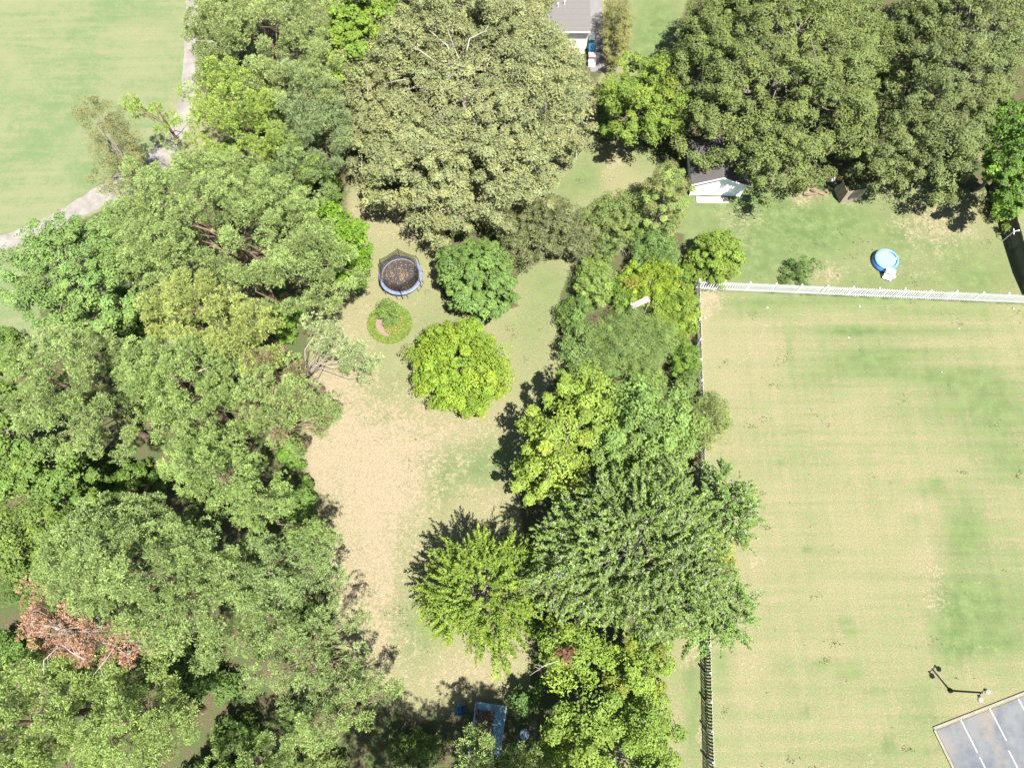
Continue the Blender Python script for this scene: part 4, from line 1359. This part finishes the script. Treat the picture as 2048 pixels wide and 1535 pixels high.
# ------------------------------------------------------------------ trampoline
def trampoline():
    c = P(801, 550, .9)
    root = thing('trampoline', (c.x, c.y, 0), 'round trampoline with pale blue pad and black safety net on the lawn', 'trampoline')
    R = 2.13
    zt = .88
    n = 48
    mb = MB()
    pr = [(R - .30, zt), (R - .28, zt + .035), (R - .05, zt + .04), (R + .02, zt + .01), (R + .03, zt - .12)]
    mb.lathe((0, 0, 0), pr, n)
    mb.obj('safety_pad', mat('pad_blue', (0.14, 0.19, 0.30), .5, .18, 2.5, spec=.3, c2=(.19, .235, .34)), root, True)
    mb = MB()
    mb.lathe((0, 0, 0), [(0.001, zt - .02), (R * .5, zt - .025), (R - .36, zt - .01)], n)
    mb.obj('jumping_mat', mat('mat_black', (0.045, 0.040, 0.042), .8, .3, 4), root, True)
    mb = MB()
    mb.lathe((0, 0, 0), [(R - .36, zt - .006), (R - .29, zt + .004)], n)
    mb.obj('spring_edge', mat('edge_tan', (0.26, 0.15, 0.09), .8, .2, 6), root)
    mb = MB()
    mb.tube([(R * math.cos(2 * math.pi * i / n) * .985, R * math.sin(2 * math.pi * i / n) * .985, zt - .06) for i in range(n + 1)], .03, 6, cap=False)
    mb.obj('frame_ring', mat('steel', (.35, .36, .38), .4, .1, metal=.8), root, True)
    ml = mat('pole_foam', (.025, .028, .035), .7, .2)
    top = []
    for k in range(6):
        a = math.radians(96 + 60 * k)
        x, y = math.cos(a), math.sin(a)
        p_ = MB()
        p_.tube([(x * (R + .06), y * (R + .06), .05), (x * (R + .06), y * (R + .06), zt), (x * (R + .05), y * (R + .05), 1.6), (x * (R - .12), y * (R - .12), 2.55)], [.03, .03, .035, .035], 8)
        p_.obj('net_pole', ml, root, True)
        top.append((x * (R - .14), y * (R - .14), 2.5))
        for s in (-1, 1):
            b = a + s * .24
            l = MB()
            l.tube([(math.cos(b) * R, math.sin(b) * R, zt - .06), (math.cos(b) * (R + .10), math.sin(b) * (R + .10), .02)], .025, 6)
            l.obj('leg', MATS['steel'], root)
        l = MB()
        l.tube([(math.cos(a - .24) * (R + .10), math.sin(a - .24) * (R + .10), .03), (math.cos(a + .24) * (R + .10), math.sin(a + .24) * (R + .10), .03)], .025, 6)
        l.obj('foot_bar', MATS['steel'], root)
    # net: cords in a real grid, one part per bay
    mn = mat('net_cord', (.02, .021, .024), .8, .2)
    for k in range(6):
        a0, a1 = math.radians(96 + 60 * k), math.radians(156 + 60 * k)
        nb = MB()
        lo = [Vector(((R - .30) * math.cos(a0 + (a1 - a0) * t / 30), (R - .30) * math.sin(a0 + (a1 - a0) * t / 30), zt + .04)) for t in range(31)]
        t0, t1 = Vector(top[k]), Vector(top[(k + 1) % 6])
        hi = [t0.lerp(t1, t / 30) - Vector((0, 0, .12 * math.sin(math.pi * t / 30))) for t in range(31)]
        for t in range(31):
            d = (lo[min(30, t + 1)] - lo[max(0, t - 1)]).normalized() * .011
            nb.quad(lo[t] - d, lo[t] + d, hi[t] + d, hi[t] - d)
        for r_ in range(1, 22):
            f = r_ / 22
            w = .011
            for t in range(0, 30, 2):
                p0, p1 = lo[t].lerp(hi[t], f), lo[t + 2].lerp(hi[t + 2], f)
                nb.quad(p0 - Vector((0, 0, w)), p1 - Vector((0, 0, w)), p1 + Vector((0, 0, w)), p0 + Vector((0, 0, w)))
        nb.tube(hi, .012, 5)
        nb.obj('net_panel', mn, root)
    rng = np.random.default_rng(8)
    m = 620
    a = rng.uniform(0, 2 * math.pi, m)
    r = (R - .42) * rng.uniform(0, 1, m) ** .5
    cl = rng.normal(size=(14, 2)) * .7
    q = cl[rng.integers(0, 14, m)] + rng.normal(0, .22, (m, 2))
    q[:220] = np.column_stack([r * np.cos(a), r * np.sin(a)])[:220]
    q = q[np.hypot(*q.T) < R - .45]
    m = len(q)
    C = np.column_stack([c.x + q[:, 0], c.y + q[:, 1], np.full(m, zt + .015)])
    V = leaf_quads(C, nrm(np.array([0, 0, 1.]) + rng.normal(0, .25, (m, 3))), rng.uniform(.05, .13, m), .5, rng)
    g = link('fallen_leaves', np_mesh('fallen_leaves', V, 4, np.array((.30, .21, .13)) * rng.normal(1, .3, (m, 1)), M_LEAF))
    tag(g, 'dry tan fallen leaves scattered on the trampoline mat', 'leaves', kind='stuff')


trampoline()


# ------------------------------------------------------------------ inflatable pool
def pool():
    c = P(1768, 524)
    root = thing('swimming_pool', (c.x, c.y, 0), 'round blue inflatable pool on the grass above the white fence', 'pool')
    R, h = 1.27, .66
    n = 40
    mb = MB()
    mb.lathe((0, 0, 0), [(R - .02, 0), (R + .04, .12), (R, .35), (R - .14, h - .14)], n)
    mb.obj('wall', mat('pool_blue', (.05, .19, .52), .35, .12, 2, spec=.5, c2=(.09, .25, .58)), root, True)
    mb = MB()
    tor = []
    for i in range(13):
        t = 2 * math.pi * i / 12
        tor.append((R - .20 + .125 * math.cos(t), h - .08 + .105 * math.sin(t)))
    mb.lathe((0, 0, 0), tor, n)
    mb.obj('air_ring', mat('ring_blue', (.15, .30, .58), .35, .10, 2, spec=.5, c2=(.19, .35, .59)), root, True)
    mb = MB()
    mb.lathe((0, 0, 0), [(R - .24, h - .16), (R - .20, .3), (R - .16, .04)], n)
    mb.obj('liner', mat('liner_blue', (.06, .27, .62), .4, .1, 2), root, True)
    mb = MB()
    mb.lathe((0, 0, 0), [(.001, .52), (R * .5, .52), (R - .215, .52)], n)
    mw = mat('pool_water', (.27, .45, .55), .12, .06, 1.2, spec=.6, bump=.15, bscale=2.5)
    mb.obj('water', mw, root, True)
    mb = MB()
    mb.box((-.45, -.35, .53), (.34, .26, .03), .4)
    mb.obj('float', mat('teal_float', (.22, .48, .58), .5, .1), root)
    mb = MB()
    mb.lathe((.95, .05, .5), [(.001, 0), (.12, 0), (.12, .1), (.001, .12)], 10)
    mb.obj('skimmer', M_WHITE, root)
    # steps
    s = P(1773, 553)
    st = thing('pool_steps', (s.x, s.y, 0), 'white plastic steps leaning over the near rim of the blue pool', 'steps', rz=-.35)
    mp = mat('white_plastic', (.80, .81, .82), .4, .04)
    for sx in (-.42, .42):
        l = MB()
        l.tube([(sx, -.42, 0), (sx, -.12, .5), (sx, .05, .86)], .035, 6)
        l.obj('side_rail', mp, st)
    for j, (yy, zz, dd) in enumerate(((-.36, .22, .24), (-.2, .48, .24), (.02, .80, .34), (.36, .78, .26))):
        l = MB()
        l.box((0, yy, zz), (.82, dd, .045))
        l.obj('tread', mp, st)
    for sx in (-.42, .42):
        l = MB()
        l.tube([(sx, .05, .84), (sx, .5, .74), (sx, .56, .2)], .03, 6)
        l.obj('leg', mp, st)
    f = P(1785, 556)
    fp = thing('pool_pump', (f.x, f.y, 0), 'small white pool pump with red cap beside the steps', 'pump')
    l = MB()
    l.lathe((0, 0, 0), [(.001, 0), (.17, 0), (.17, .34), (.14, .38), (.001, .38)], 14)
    l.obj('housing', mp, fp, True)
    l = MB()
    l.lathe((.02, .14, .3), [(.09, 0), (.10, .12), (.06, .17), (.001, .17)], 12)
    l.obj('cap', mat('red_plastic', (.55, .10, .10), .5, .1), fp, True)
    l = MB()
    l.box((-.24, -.05, .12), (.2, .18, .24))
    l.obj('motor', mat('dark_plastic', (.04, .045, .05), .6, .1), fp)


pool()


# ------------------------------------------------------------------ lamp post
def lamp():
    a = P(1900, 1380)
    root = thing('lamp_post', a, 'black lamp post with two white dish lamps near the court', 'lamp post', rz=math.radians(38))
    mk = mat('black_metal', (.018, .022, .022), .5, .2)
    mb = MB()
    mb.lathe((0, 0, 0), [(.001, 0), (.20, 0), (.20, .08), (.12, .30), (.075, .4)], 14)
    mb.obj('base', mk, root, True)
    mb = MB()
    mb.tube([(0, 0, .3), (0, 0, 2.2), (0, 0, 4.15)], [.082, .072, .065], 10)
    mb.obj('pole', mk, root, True)
    for s in (-1, 1):
        mb = MB()
        mb.tube([(0, 0, 4.05), (s * .18, 0, 4.12), (s * .36, .0, 4.10)], .03, 8)
        mb.obj('arm', mk, root, True)
        mb = MB()
        mb.lathe((s * .36, 0, 4.08), [(.001, 0), (.09, 0), (.09, .14), (.001, .16)], 10)
        mb.obj('ballast_box', mk, root, True)
        mb = MB()
        x, y = s * .42, -.26
        mb.lathe((x, y, 3.98), [(.001, .02), (.17, .0), (.215, .05), (.20, .12), (.14, .2), (.07, .23), (.001, .235)], 20)
        lo = mb.obj('lamp_head', mat('lamp_white', (.42, .42, .36), .45, .08, 8), root, True)
        mb = MB()
        mb.lathe((x, y, 4.19), [(.001, .06), (.06, .055), (.075, 0)], 10)
        mb.obj('vent_cap', mat('lamp_cap', (.33, .33, .27), .5, .1), lo, True)
        mb = MB()
        mb.tube([(s * .36, 0, 4.12), (x, y, 4.18)], .022, 6)
        mb.obj('stem', mk, root)


lamp()


# ------------------------------------------------------------------ white shed
def shed():
    # south gable wall, roof running north under the oak
    bl, br = P(1379, 391), P(1479, 393)
    ax = (br - bl).normalized()
    Wd = (br - bl).length
    rz = math.atan2(ax.y, ax.x)
    root = thing('garden_shed', (bl.x, bl.y, 0), 'white gabled shed with dark grey roof under the oak', 'shed', rz=rz)
    D, hw, hr = 5.0, 2.15, 3.25
    half = Wd / 2
    mw = mat('white_siding', (.76, .77, .78), .6, .05, 2)
    core = MB()
    pr = [(0.02, 0), (Wd - .02, 0), (Wd - .02, hw), (half, hr - .02), (.02, hw)]
    f = [(x, .03, z) for x, z in pr]
    b = [(x, D, z) for x, z in pr]
    core.poly(f)
    core.poly(list(reversed(b)))
    for i in range(5):
        j = (i + 1) % 5
        core.quad(f[j], f[i], b[i], b[j])
    core.obj('wall', mw, root)
    # lap siding on the gable
    bh = .2
    z = .1
    while z < hr - .1:
        def halfw(zz):
            return half if zz <= hw else half * (hr - zz) / (hr - hw)
        w0, w1 = halfw(z) - .01, halfw(min(z + bh, hr - .03)) - .01
        zt = min(z + bh, hr - .03)
        s = MB()
        s.poly([(half - w0, -.012, z), (half + w0, -.012, z), (half + w1, .012, zt), (half - w1, .012, zt)])
        s.poly([(half - w0, -.012, z), (half - w0, .025, z), (half + w0, .025, z), (half + w0, -.012, z)])
        s.poly([(half - w0, .025, z), (half - w1, .025, zt), (half + w1, .025, zt), (half + w0, .025, z)])
        s.obj('siding_board', mw, root)
        z += bh
    mr = mat('dark_shingle', (.115, .105, .105), .9, .25, 14, bump=.4, bscale=30)
    ov = .28
    sl = (hr - hw) / half
    for sg in (-1, 1):
        r_ = MB()
        xe, ze = half + sg * (half + ov), hw - sl * ov
        A, B = (half, hr + .03), (xe, ze + .03)
        for (y0, y1) in ((-.28, D + .2),):
            v = [(A[0], y0, A[1]), (B[0], y0, B[1]), (B[0], y1, B[1]), (A[0], y1, A[1])]
            w = [(x, y, zz + .06) for x, y, zz in v]
            r_.poly(v if sg < 0 else v[::-1])
            r_.poly(w[::-1] if sg < 0 else w)
            for i in range(4):
                j = (i + 1) % 4
                r_.quad(v[i], v[j], w[j], w[i])
        ro = r_.obj('roof_slope', mr, root)
        t = MB()
        L = math.hypot(B[0] - A[0], B[1] - A[1])
        a = math.atan2(B[1] - A[1], B[0] - A[0])
        t.box(((A[0] + B[0]) / 2, -.295, (A[1] + B[1]) / 2 + .01), (L, .03, .16), ry=-a)
        t.obj('rake_board', M_WHITE, root)
        t = MB()
        t.box((half + sg * (half + .0), .02, hw / 2), (.1, .1, hw))
        t.obj('corner_board', M_WHITE, root)
    # low step and threshold
    s = MB()
    s.box((half - .3, -.55, .06), (3.3, .75, .12))
    s.obj('ramp', mat('pale_wood', (.50, .46, .38), .9, .15, 4, bump=.3), root)
    s = MB()
    s.box((half - .35, -.03, .10), (2.4, .03, .05))
    s.obj('threshold', mat('dark_gap', (.05, .045, .04), .9, .1), root)


shed()


# ------------------------------------------------------------------ wooden enclosure and clutter by the right oak
def wood_screen():
    a, b = P(1679, 407), P(1717, 401)
    d = b - a
    rz = math.atan2(d.y, d.x)
    root = thing('wooden_screen', (a.x, a.y, 0), 'weathered board screen standing at the edge of the dark olive oaks', 'screen', rz=rz)
    mw = mat('weathered_board', (.42, .35, .28), .9, .28, 5, bump=.4)
    n = 12
    L = d.length
    for i in range(n):
        mb = MB()
        mb.box((L * (i + .5) / n, 0, 1.0 + .03 * math.sin(i * 2.2)), (L / n - .015, .025, 2.0))
        mb.obj('board', mw, root)
    for x in (.05, L - .05):
        mb = MB()
        mb.box((x, .07, 1.0), (.1, .1, 2.05))
        mb.obj('post', mw, root)
    for z in (.4, 1.65):
        mb = MB()
        mb.box((L / 2, .035, z), (L, .04, .09))
        mb.obj('rail', mw, root)
    mb = MB()
    mb.box((L + .75, .35, 1.75), (1.7, .05, .09), .45)
    mb.obj('side_rail', mw, root)
    for i in range(7):
        mb = MB()
        mb.box((.0, .2 + i * .19, .98), (.025, .17, 1.95))
        mb.obj('side_board', mw, root)


wood_screen()


def sack(px, py, s, name, label, cat, col, rz, seed):
    a = P(px, py)
    rng = np.random.default_rng(seed)
    mb = MB()
    prof = [(.001, 0), (s * .9, .02), (s, s * .35), (s * .8, s * .8), (s * .35, s * 1.05), (.001, s * 1.1)]
    mb.lathe((0, 0, 0), prof, 12, sx=.7)
    mb.v = [(x * (1 + rng.normal(0, .07)), y * (1 + rng.normal(0, .07)), z * (1 + rng.normal(0, .05))) for x, y, z in mb.v]
    o = mb.obj(name, mat(name + '_stuff' + str(seed), col, .7, .2, 5, bump=.4), None, True)
    o.location = a
    o.rotation_euler = (0, 0, rz)
    tag(o, label, cat)
    return o


sack(1662, 360, .42, 'rubbish_bag', 'white bag in the clutter nearest the oak trunk, above the screen', 'bag', (.6, .62, .66), .3, 1)
sack(1674, 380, .5, 'tarpaulin_bundle', 'pale grey bundle leaning beside the weathered board screen', 'bundle', (.40, .44, .50), 1.2, 2)
sack(1625, 372, .4, 'dark_bag', 'dark red bag at the left end of the clutter under the oak', 'bag', (.16, .05, .045), .5, 3)


def tub(px, py, r, h, name, label, col, seed):
    a = P(px, py)
    root = thing(name, a, label, 'tub')
    mb = MB()
    mb.lathe((0, 0, 0), [(r * .8, 0), (r, h), (r * 1.06, h), (r * 1.06, h - .03)], 18)
    mb.obj('side', mat(name + '_c' + str(seed), col, .5, .12), root, True)
    mb = MB()
    mb.lathe((0, 0, 0), [(.001, .03), (r * .8, .03)], 18)
    mb.obj('bottom', MATS[name + '_c' + str(seed)], root)


tub(1648, 362, .3, .5, 'red_tub', 'red plastic tub in the clutter under the oak', (.5, .07, .05), 1)


def logs():
    r = random.Random(4)
    m = mat('cut_log', (.25, .17, .12), .9, .3, 6, bump=.4)
    for i, (px, py, lab) in enumerate([(1600, 378, 'leftmost cut log at the foot of the dark olive oak'), (1610, 384, 'second cut log from the left under the oak'),
                                       (1622, 390, 'cut log nearest the grass under the oak'), (1634, 386, 'cut log just left of the grey bundle')]):
        a = P(px, py)
        mb = MB()
        an = r.uniform(0, 3)
        d = Vector((math.cos(an), math.sin(an), 0)) * r.uniform(.5, .8)
        mb.tube([-d + Vector((0, 0, .13)), Vector((0, 0, .14)), d + Vector((0, 0, .13))], [.13, .14, .12], 9)
        o = mb.obj('log', m, None, True)
        o.location = a
        tag(o, lab, 'log', 'cut logs under the oak')


logs()


# ------------------------------------------------------------------ brush pile, bench, small things
def brush_pile():
    a = P(1242, 492)
    r = random.Random(3)
    mb = MB()
    for i in range(46):
        an = r.uniform(0, 6.28)
        l = r.uniform(.6, 1.5)
        o = Vector((r.uniform(-.6, .6), r.uniform(-.6, .6), r.uniform(.08, .5)))
        d = Vector((math.cos(an), math.sin(an), r.uniform(-.1, .35)))
        mb.tube([o, o + d * l * .5 + Vector((r.uniform(-.12, .12), r.uniform(-.12, .12), .08)), o + d * l], [.03, .022, .008], 5)
    o = mb.obj('brush_pile', M_PALEBARK, None, True)
    o.location = a
    tag(o, 'pile of bare grey sticks on reddish mulch in the border', 'brush pile')


brush_pile()


def arbor():
    a = P(1281, 606, 2.6)
    a.z = 0
    root = thing('garden_arbor', a, 'weathered grey plank top of an arbor among the border shrubs', 'arbor', rz=math.radians(27))
    m = mat('bench_wood', (.40, .36, .33), .9, .25, 6, bump=.4)
    for i in range(3):
        b = MB()
        b.box((0, -.15 + i * .2, 2.64), (1.9, .16, .05))
        b.obj('top_plank', m, root)
    for sx in (-.75, .75):
        b = MB()
        b.box((sx, .05, 2.56), (.08, .85, .1))
        b.obj('cross_beam', m, root)
    for sx in (-.75, .75):
        for sy in (-.2, .3):
            b = MB()
            b.box((sx, sy, 1.25), (.09, .09, 2.5))
            b.obj('post', m, root)


arbor()


def small_balls():
    m = mat('ball_white', (.82, .82, .80), .4, .05)
    for (px, py, lab) in [(1410, 636, 'small white ball beside the corner of the fenced lawn'), (1534, 616, 'small white ball right of the fence corner, just below the fence'),
                          (2026, 618, 'small white ball at the right edge just below the fence'), (1718, 613, 'small white ball halfway along the lawn side of the long fence'), (1697, 675, 'white scrap on the green streak of the big lawn'), (1883, 744, 'white scrap on the dark green patch of the big lawn'), (1917, 657, 'white scrap on the upper green streak at right')]:
        a = P(px, py)
        mb = MB()
        s = .085 if 'ball' in lab else .05
        mb.lathe((0, 0, 0), [(s * math.sin(math.pi * i / 6) + .0005, s - s * math.cos(math.pi * i / 6)) for i in range(7)], 12)
        o = mb.obj('ball' if 'ball' in lab else 'litter_scrap', m, None, True)
        o.location = a
        tag(o, lab, 'ball' if 'ball' in lab else 'scrap')


small_balls()


# ------------------------------------------------------------------ blue roofed lean-to and blue chair in the shade
def blue_shelter():
    z = 1.1
    a, b = P(953, 1404, z), P(1011, 1413, z)
    d = b - a
    rz = math.atan2(d.y, d.x)
    W_ = d.length
    root = thing('low_shelter', (a.x, a.y, 0), 'low shelter with blue green corrugated roof in the shade at the bottom', 'shelter', rz=rz)
    mt = mat('corrugated_blue', (.10, .24, .32), .4, .3, 1.2, spec=.5, c2=(.20, .34, .42))
    L = 4.0
    for i in range(4):
        mb = MB()
        x0, x1 = W_ * i / 4 + .01, W_ * (i + 1) / 4 + .03
        k = 10
        for j in range(k):
            xa, xb = x0 + (x1 - x0) * j / k, x0 + (x1 - x0) * (j + 1) / k
            za, zb = z + .02 * (j % 2) + i * .004, z + .02 * ((j + 1) % 2) + i * .004
            mb.quad((xa, -L, za), (xb, -L, zb), (xb, 0, zb), (xa, 0, za))
        mb.obj('roof_sheet', mt, root)
    fr = mat('pale_frame', (.32, .42, .46), .5, .15)
    for (c_, s_) in (((W_ / 2, .03, z - .05), (W_ + .1, .07, .10)), ((W_ / 2, -L - .03, z - .05), (W_ + .1, .07, .10)), ((-.04, -L / 2, z - .02), (.06, L, .12)), ((W_ + .07, -L / 2, z - .02), (.06, L, .12))):
        mb = MB()
        mb.box(c_, s_)
        mb.obj('frame_edge', fr, root)
    for x in (.0, W_):
        for y in (-.02, -L):
            mb = MB()
            mb.box((x, y, .5), (.09, .09, 1.0))
            mb.obj('post', fr, root)
    mb = MB()
    mb.box((W_ * .72, -1.35, z + .04), (.45, .1, .03), .1)
    mb.obj('glass_strip', mat('pale_strip', (.55, .62, .66), .3, .1), root)
    rng = np.random.default_rng(12)
    m = 1500
    C = rng.uniform(0, 1, (m, 2))
    X = .12 + C[:, 0] ** 1.0 * W_ * .62
    Y = -.45 - C[:, 1] * (L - .6)
    ca, sa = math.cos(rz), math.sin(rz)
    Pw = np.column_stack([a.x + X * ca - Y * sa, a.y + X * sa + Y * ca, np.full(m, z + .035)])
    V = leaf_quads(Pw, nrm(np.array([0, 0, 1.]) + rng.normal(0, .25, (m, 3))), rng.uniform(.12, .26, m), .5, rng)
    g = link('leaf_litter', np_mesh('leaf_litter', V, 4, np.array((.16, .105, .065)) * rng.normal(1, .3, (m, 1)), M_LEAF))
    tag(g, 'brown leaf litter lying on the blue green roof', 'leaves', kind='stuff')


blue_shelter()


def blue_chair():
    a = P(930, 1418)
    root = thing('folding_chair', a, 'bright blue folding chair left of the blue green roof', 'chair', rz=math.radians(100))
    mf = mat('chair_blue', (.015, .14, .50), .6, .12, 6)
    mk = mat('chair_frame', (.03, .035, .04), .5, .1)
    # local x runs along the chair width
    mb = MB()
    mb.box((0, 0, .42), (.55, .5, .03))
    mb.obj('seat', mk, root)
    mb = MB()
    v = [(-.29, .25, .42), (.29, .25, .42), (.33, .52, .98), (-.33, .52, .98)]
    w = [(x, y + .03, zz + .01) for x, y, zz in v]
    mb.poly(v)
    mb.poly(w[::-1])
    for i in range(4):
        j = (i + 1) % 4
        mb.quad(v[j], v[i], w[i], w[j])
    mb.obj('backrest', mf, root)
    mb = MB()
    mb.box((.42, .40, .72), (.25, .16, .03), .3)
    mb.obj('headrest', mf, root)
    for sx in (-.3, .3):
        for (y0, y1) in ((-.28, .28), (.28, -.28)):
            mb = MB()
            mb.tube([(sx, y0, 0), (sx, y1, .45)], .014, 6)
            mb.obj('leg', mk, root)
        mb = MB()
        mb.box((sx, .0, .62), (.06, .5, .025))
        mb.obj('armrest', mk, root)
    t = P(1049, 1466)
    tb = thing('round_table', t, 'pale round metal table half hidden by leaves at the bottom', 'table')
    mb = MB()
    mb.lathe((0, 0, 0), [(.001, .70), (.36, .70), (.4, .69), (.4, .66), (.001, .655)], 24)
    mb.obj('table_top', mat('zinc', (.20, .26, .32), .4, .2, 3), tb, True)
    mb = MB()
    mb.tube([(0, 0, 0), (0, 0, .66)], .04, 8)
    mb.obj('pedestal', MATS['zinc'], tb)
    mb = MB()
    mb.lathe((0, 0, 0), [(.001, .05), (.1, .04), (.28, .0)], 16)
    mb.obj('foot', MATS['zinc'], tb)


blue_chair()


# ------------------------------------------------------------------ house at the top
def house():
    ze = 2.7
    se = P(1181, 64, ze)
    root = thing('house', (se.x, se.y, 0), 'house with brown grey shingle roof mostly hidden by the tan oak', 'house')
    mr = mat('house_shingle', (.165, .155, .152), .9, .14, 12, bump=.35, bscale=26)
    mw = mat('house_siding', (.74, .75, .76), .6, .05, 2)
    sl = .33
    Wm = 15.5
    Dm = 5.2
    # main wing: eave along x at y = 0 (south), ridge north
    mb = MB()
    mb.box((-Wm / 2 - .3, Dm + .3 + .35, 1.3), (Wm, 2 * Dm, 2.6))
    mb.obj('wall', mw, root)

    def slab(nm, pts, t=.08, m=mr):
        q = MB()
        lo = [Vector(p_) for p_ in pts]
        hi = [p_ + Vector((0, 0, t)) for p_ in lo]
        q.poly(lo[::-1])
        q.poly(hi)
        for i in range(len(lo)):
            j = (i + 1) % len(lo)
            q.quad(lo[i], lo[j], hi[j], hi[i])
        return q.obj(nm, m, root)
    zr = ze + sl * (Dm + .4)
    n = 9
    for i in range(n):
        f0, f1 = i / n, (i + 1) / n
        y0, y1 = (Dm + .4) * f0, (Dm + .4) * f1 + .04
        slab('shingle_course', [(-Wm - .6, y0, ze + sl * y0 + .012), (0, y0, ze + sl * y0 + .012), (0, y1, ze + sl * y1), (-Wm - .6, y1, ze + sl * y1)], .05)
    slab('roof_slope', [(-Wm - .6, Dm + .4, zr), (0, Dm + .4, zr), (0, 2 * Dm + .9, ze), (-Wm - .6, 2 * Dm + .9, ze)])
    g = MB()
    g.box((-Wm / 2 - .3, -.07, ze - .02), (Wm + .6, .12, .12))
    g.obj('gutter', mat('gutter_grey', (.5, .53, .57), .4, .05), root)
    for x in (-3.6, -2.9):
        v = MB()
        y = 2.9 + (x + 3) * .4
        v.tube([(x, y, ze + sl * y - .05), (x, y, ze + sl * y + .55)], .07, 8)
        v.obj('vent_pipe', M_WHITE, root)
    # boards of the visible south wall
    for i in range(12):
        b_ = MB()
        b_.box((-2.3, .345, .12 + i * .2), (4.2, .03, .19), rx=-.05)
        b_.obj('siding_board', mw, root)
    b_ = MB()
    b_.box((-1.55, -.25, .12), (1.9, 1.0, .24))
    b_.obj('brick_step', mat('brick', (.30, .15, .11), .9, .25, 8, bump=.3), root)
    # rear wing reaching south under the oak
    xw, ww, dw = -7.2, 5.6, 9.4
    c_ = MB()
    c_.box((xw, -dw / 2 + .3, 1.3), (ww, dw, 2.6))
    c_.obj('wall', mw, root)
    hz = ze + sl * (ww / 2 + .35)
    slab('roof_slope', [(xw - ww / 2 - .35, -dw, ze), (xw, -dw, hz), (xw, 3.6, hz), (xw - ww / 2 - .35, 1.0, ze)])
    slab('roof_slope', [(xw, -dw, hz), (xw + ww / 2 + .35, -dw, ze), (xw + ww / 2 + .35, 1.0, ze), (xw, 3.6, hz)])
    gb = MB()
    gb.poly([(xw - ww / 2, -dw + .29, 2.6), (xw + ww / 2, -dw + .29, 2.6), (xw, -dw + .29, hz - .1)])
    gb.obj('gable', mw, root)
    for sx in (-1.5, 1.5):
        w = MB()
        w.box((xw + sx, -dw + .28, 1.5), (1.0, .05, 1.2))
        wo_ = w.obj('window', M_WHITE, root)
        w = MB()
        w.box((xw + sx, -dw + .245, 1.5), (.84, .03, 1.04))
        w.obj('pane', mat('window_glass', (.03, .04, .05), .1, .1, spec=.6), wo_)
    # drive on the east side
    dr = MB()
    dr.quad((.15, -3.0, 0), (1.75, -3.2, 0), (1.9, 16, 0), (.15, 16, 0))
    d_ = dr.obj('driveway', mat('drive_concrete', (.20, .195, .19), .9, .12, 2))
    d_.location = (se.x, se.y, .02)
    tag(d_, 'pale grey concrete drive along the right side of the house', 'driveway', kind='structure')
    # things standing by the house corner
    bl = thing('storage_bin', (se.x + .35, se.y - .35, 0), 'blue storage bin at the corner of the house', 'bin')
    q = MB()
    q.box((0, 0, .5), (.75, .8, 1.0))
    q.obj('body', mat('bin_blue', (.01, .22, .48), .5, .15), bl)
    q = MB()
    q.box((0, .02, 1.04), (.8, .86, .07))
    q.obj('lid', mat('bin_lid', (.03, .12, .20), .5, .15), bl)
    g2 = thing('wheeled_bin', (se.x + .35, se.y + .9, 0), 'dark green wheeled bin behind the blue storage bin', 'bin')
    q = MB()
    q.box((0, 0, .5), (.6, .65, 1.0))
    q.obj('body', mat('bin_green', (.03, .09, .08), .5, .15), g2)
    q = MB()
    q.box((0, .02, 1.03), (.65, .72, .06))
    q.obj('lid', mat('bin_green_lid', (.12, .17, .17), .5, .15), g2)
    rd = thing('cushion_box', (se.x + .35, se.y - 1.25, 0), 'faded red box between the blue bin and the white cooler', 'box')
    q = MB()
    q.box((0, 0, .35), (.75, .6, .7))
    q.obj('body', mat('faded_red', (.50, .20, .18), .6, .2), rd)
    q = MB()
    q.box((0, 0, .72), (.8, .65, .05))
    q.obj('lid', mat('faded_red_lid', (.6, .3, .28), .6, .2), rd)
    cw = thing('cool_box', (se.x + .3, se.y - 2.1, 0), 'white cool box in front of the faded red box', 'box')
    q = MB()
    q.box((0, 0, .3), (.8, .5, .6))
    q.obj('body', M_WHITE, cw)
    q = MB()
    q.box((0, -.0, .63), (.84, .54, .06))
    q.obj('lid', mat('cool_lid', (.35, .42, .5), .5, .1), cw)
    ch = P(1163, 110)
    c2_ = thing('patio_chair', (ch.x, ch.y, 0), 'small white patio chair in front of the brick step', 'chair')
    q = MB()
    q.box((0, 0, .42), (.5, .5, .04))
    q.obj('seat', M_WHITE, c2_)
    q = MB()
    q.box((0, .25, .7), (.5, .04, .55), rx=-.15)
    q.obj('backrest', M_WHITE, c2_)
    for sx in (-.21, .21):
        for sy in (-.21, .21):
            q = MB()
            q.box((sx, sy, .2), (.04, .04, .4))
            q.obj('leg', M_WHITE, c2_)


house()
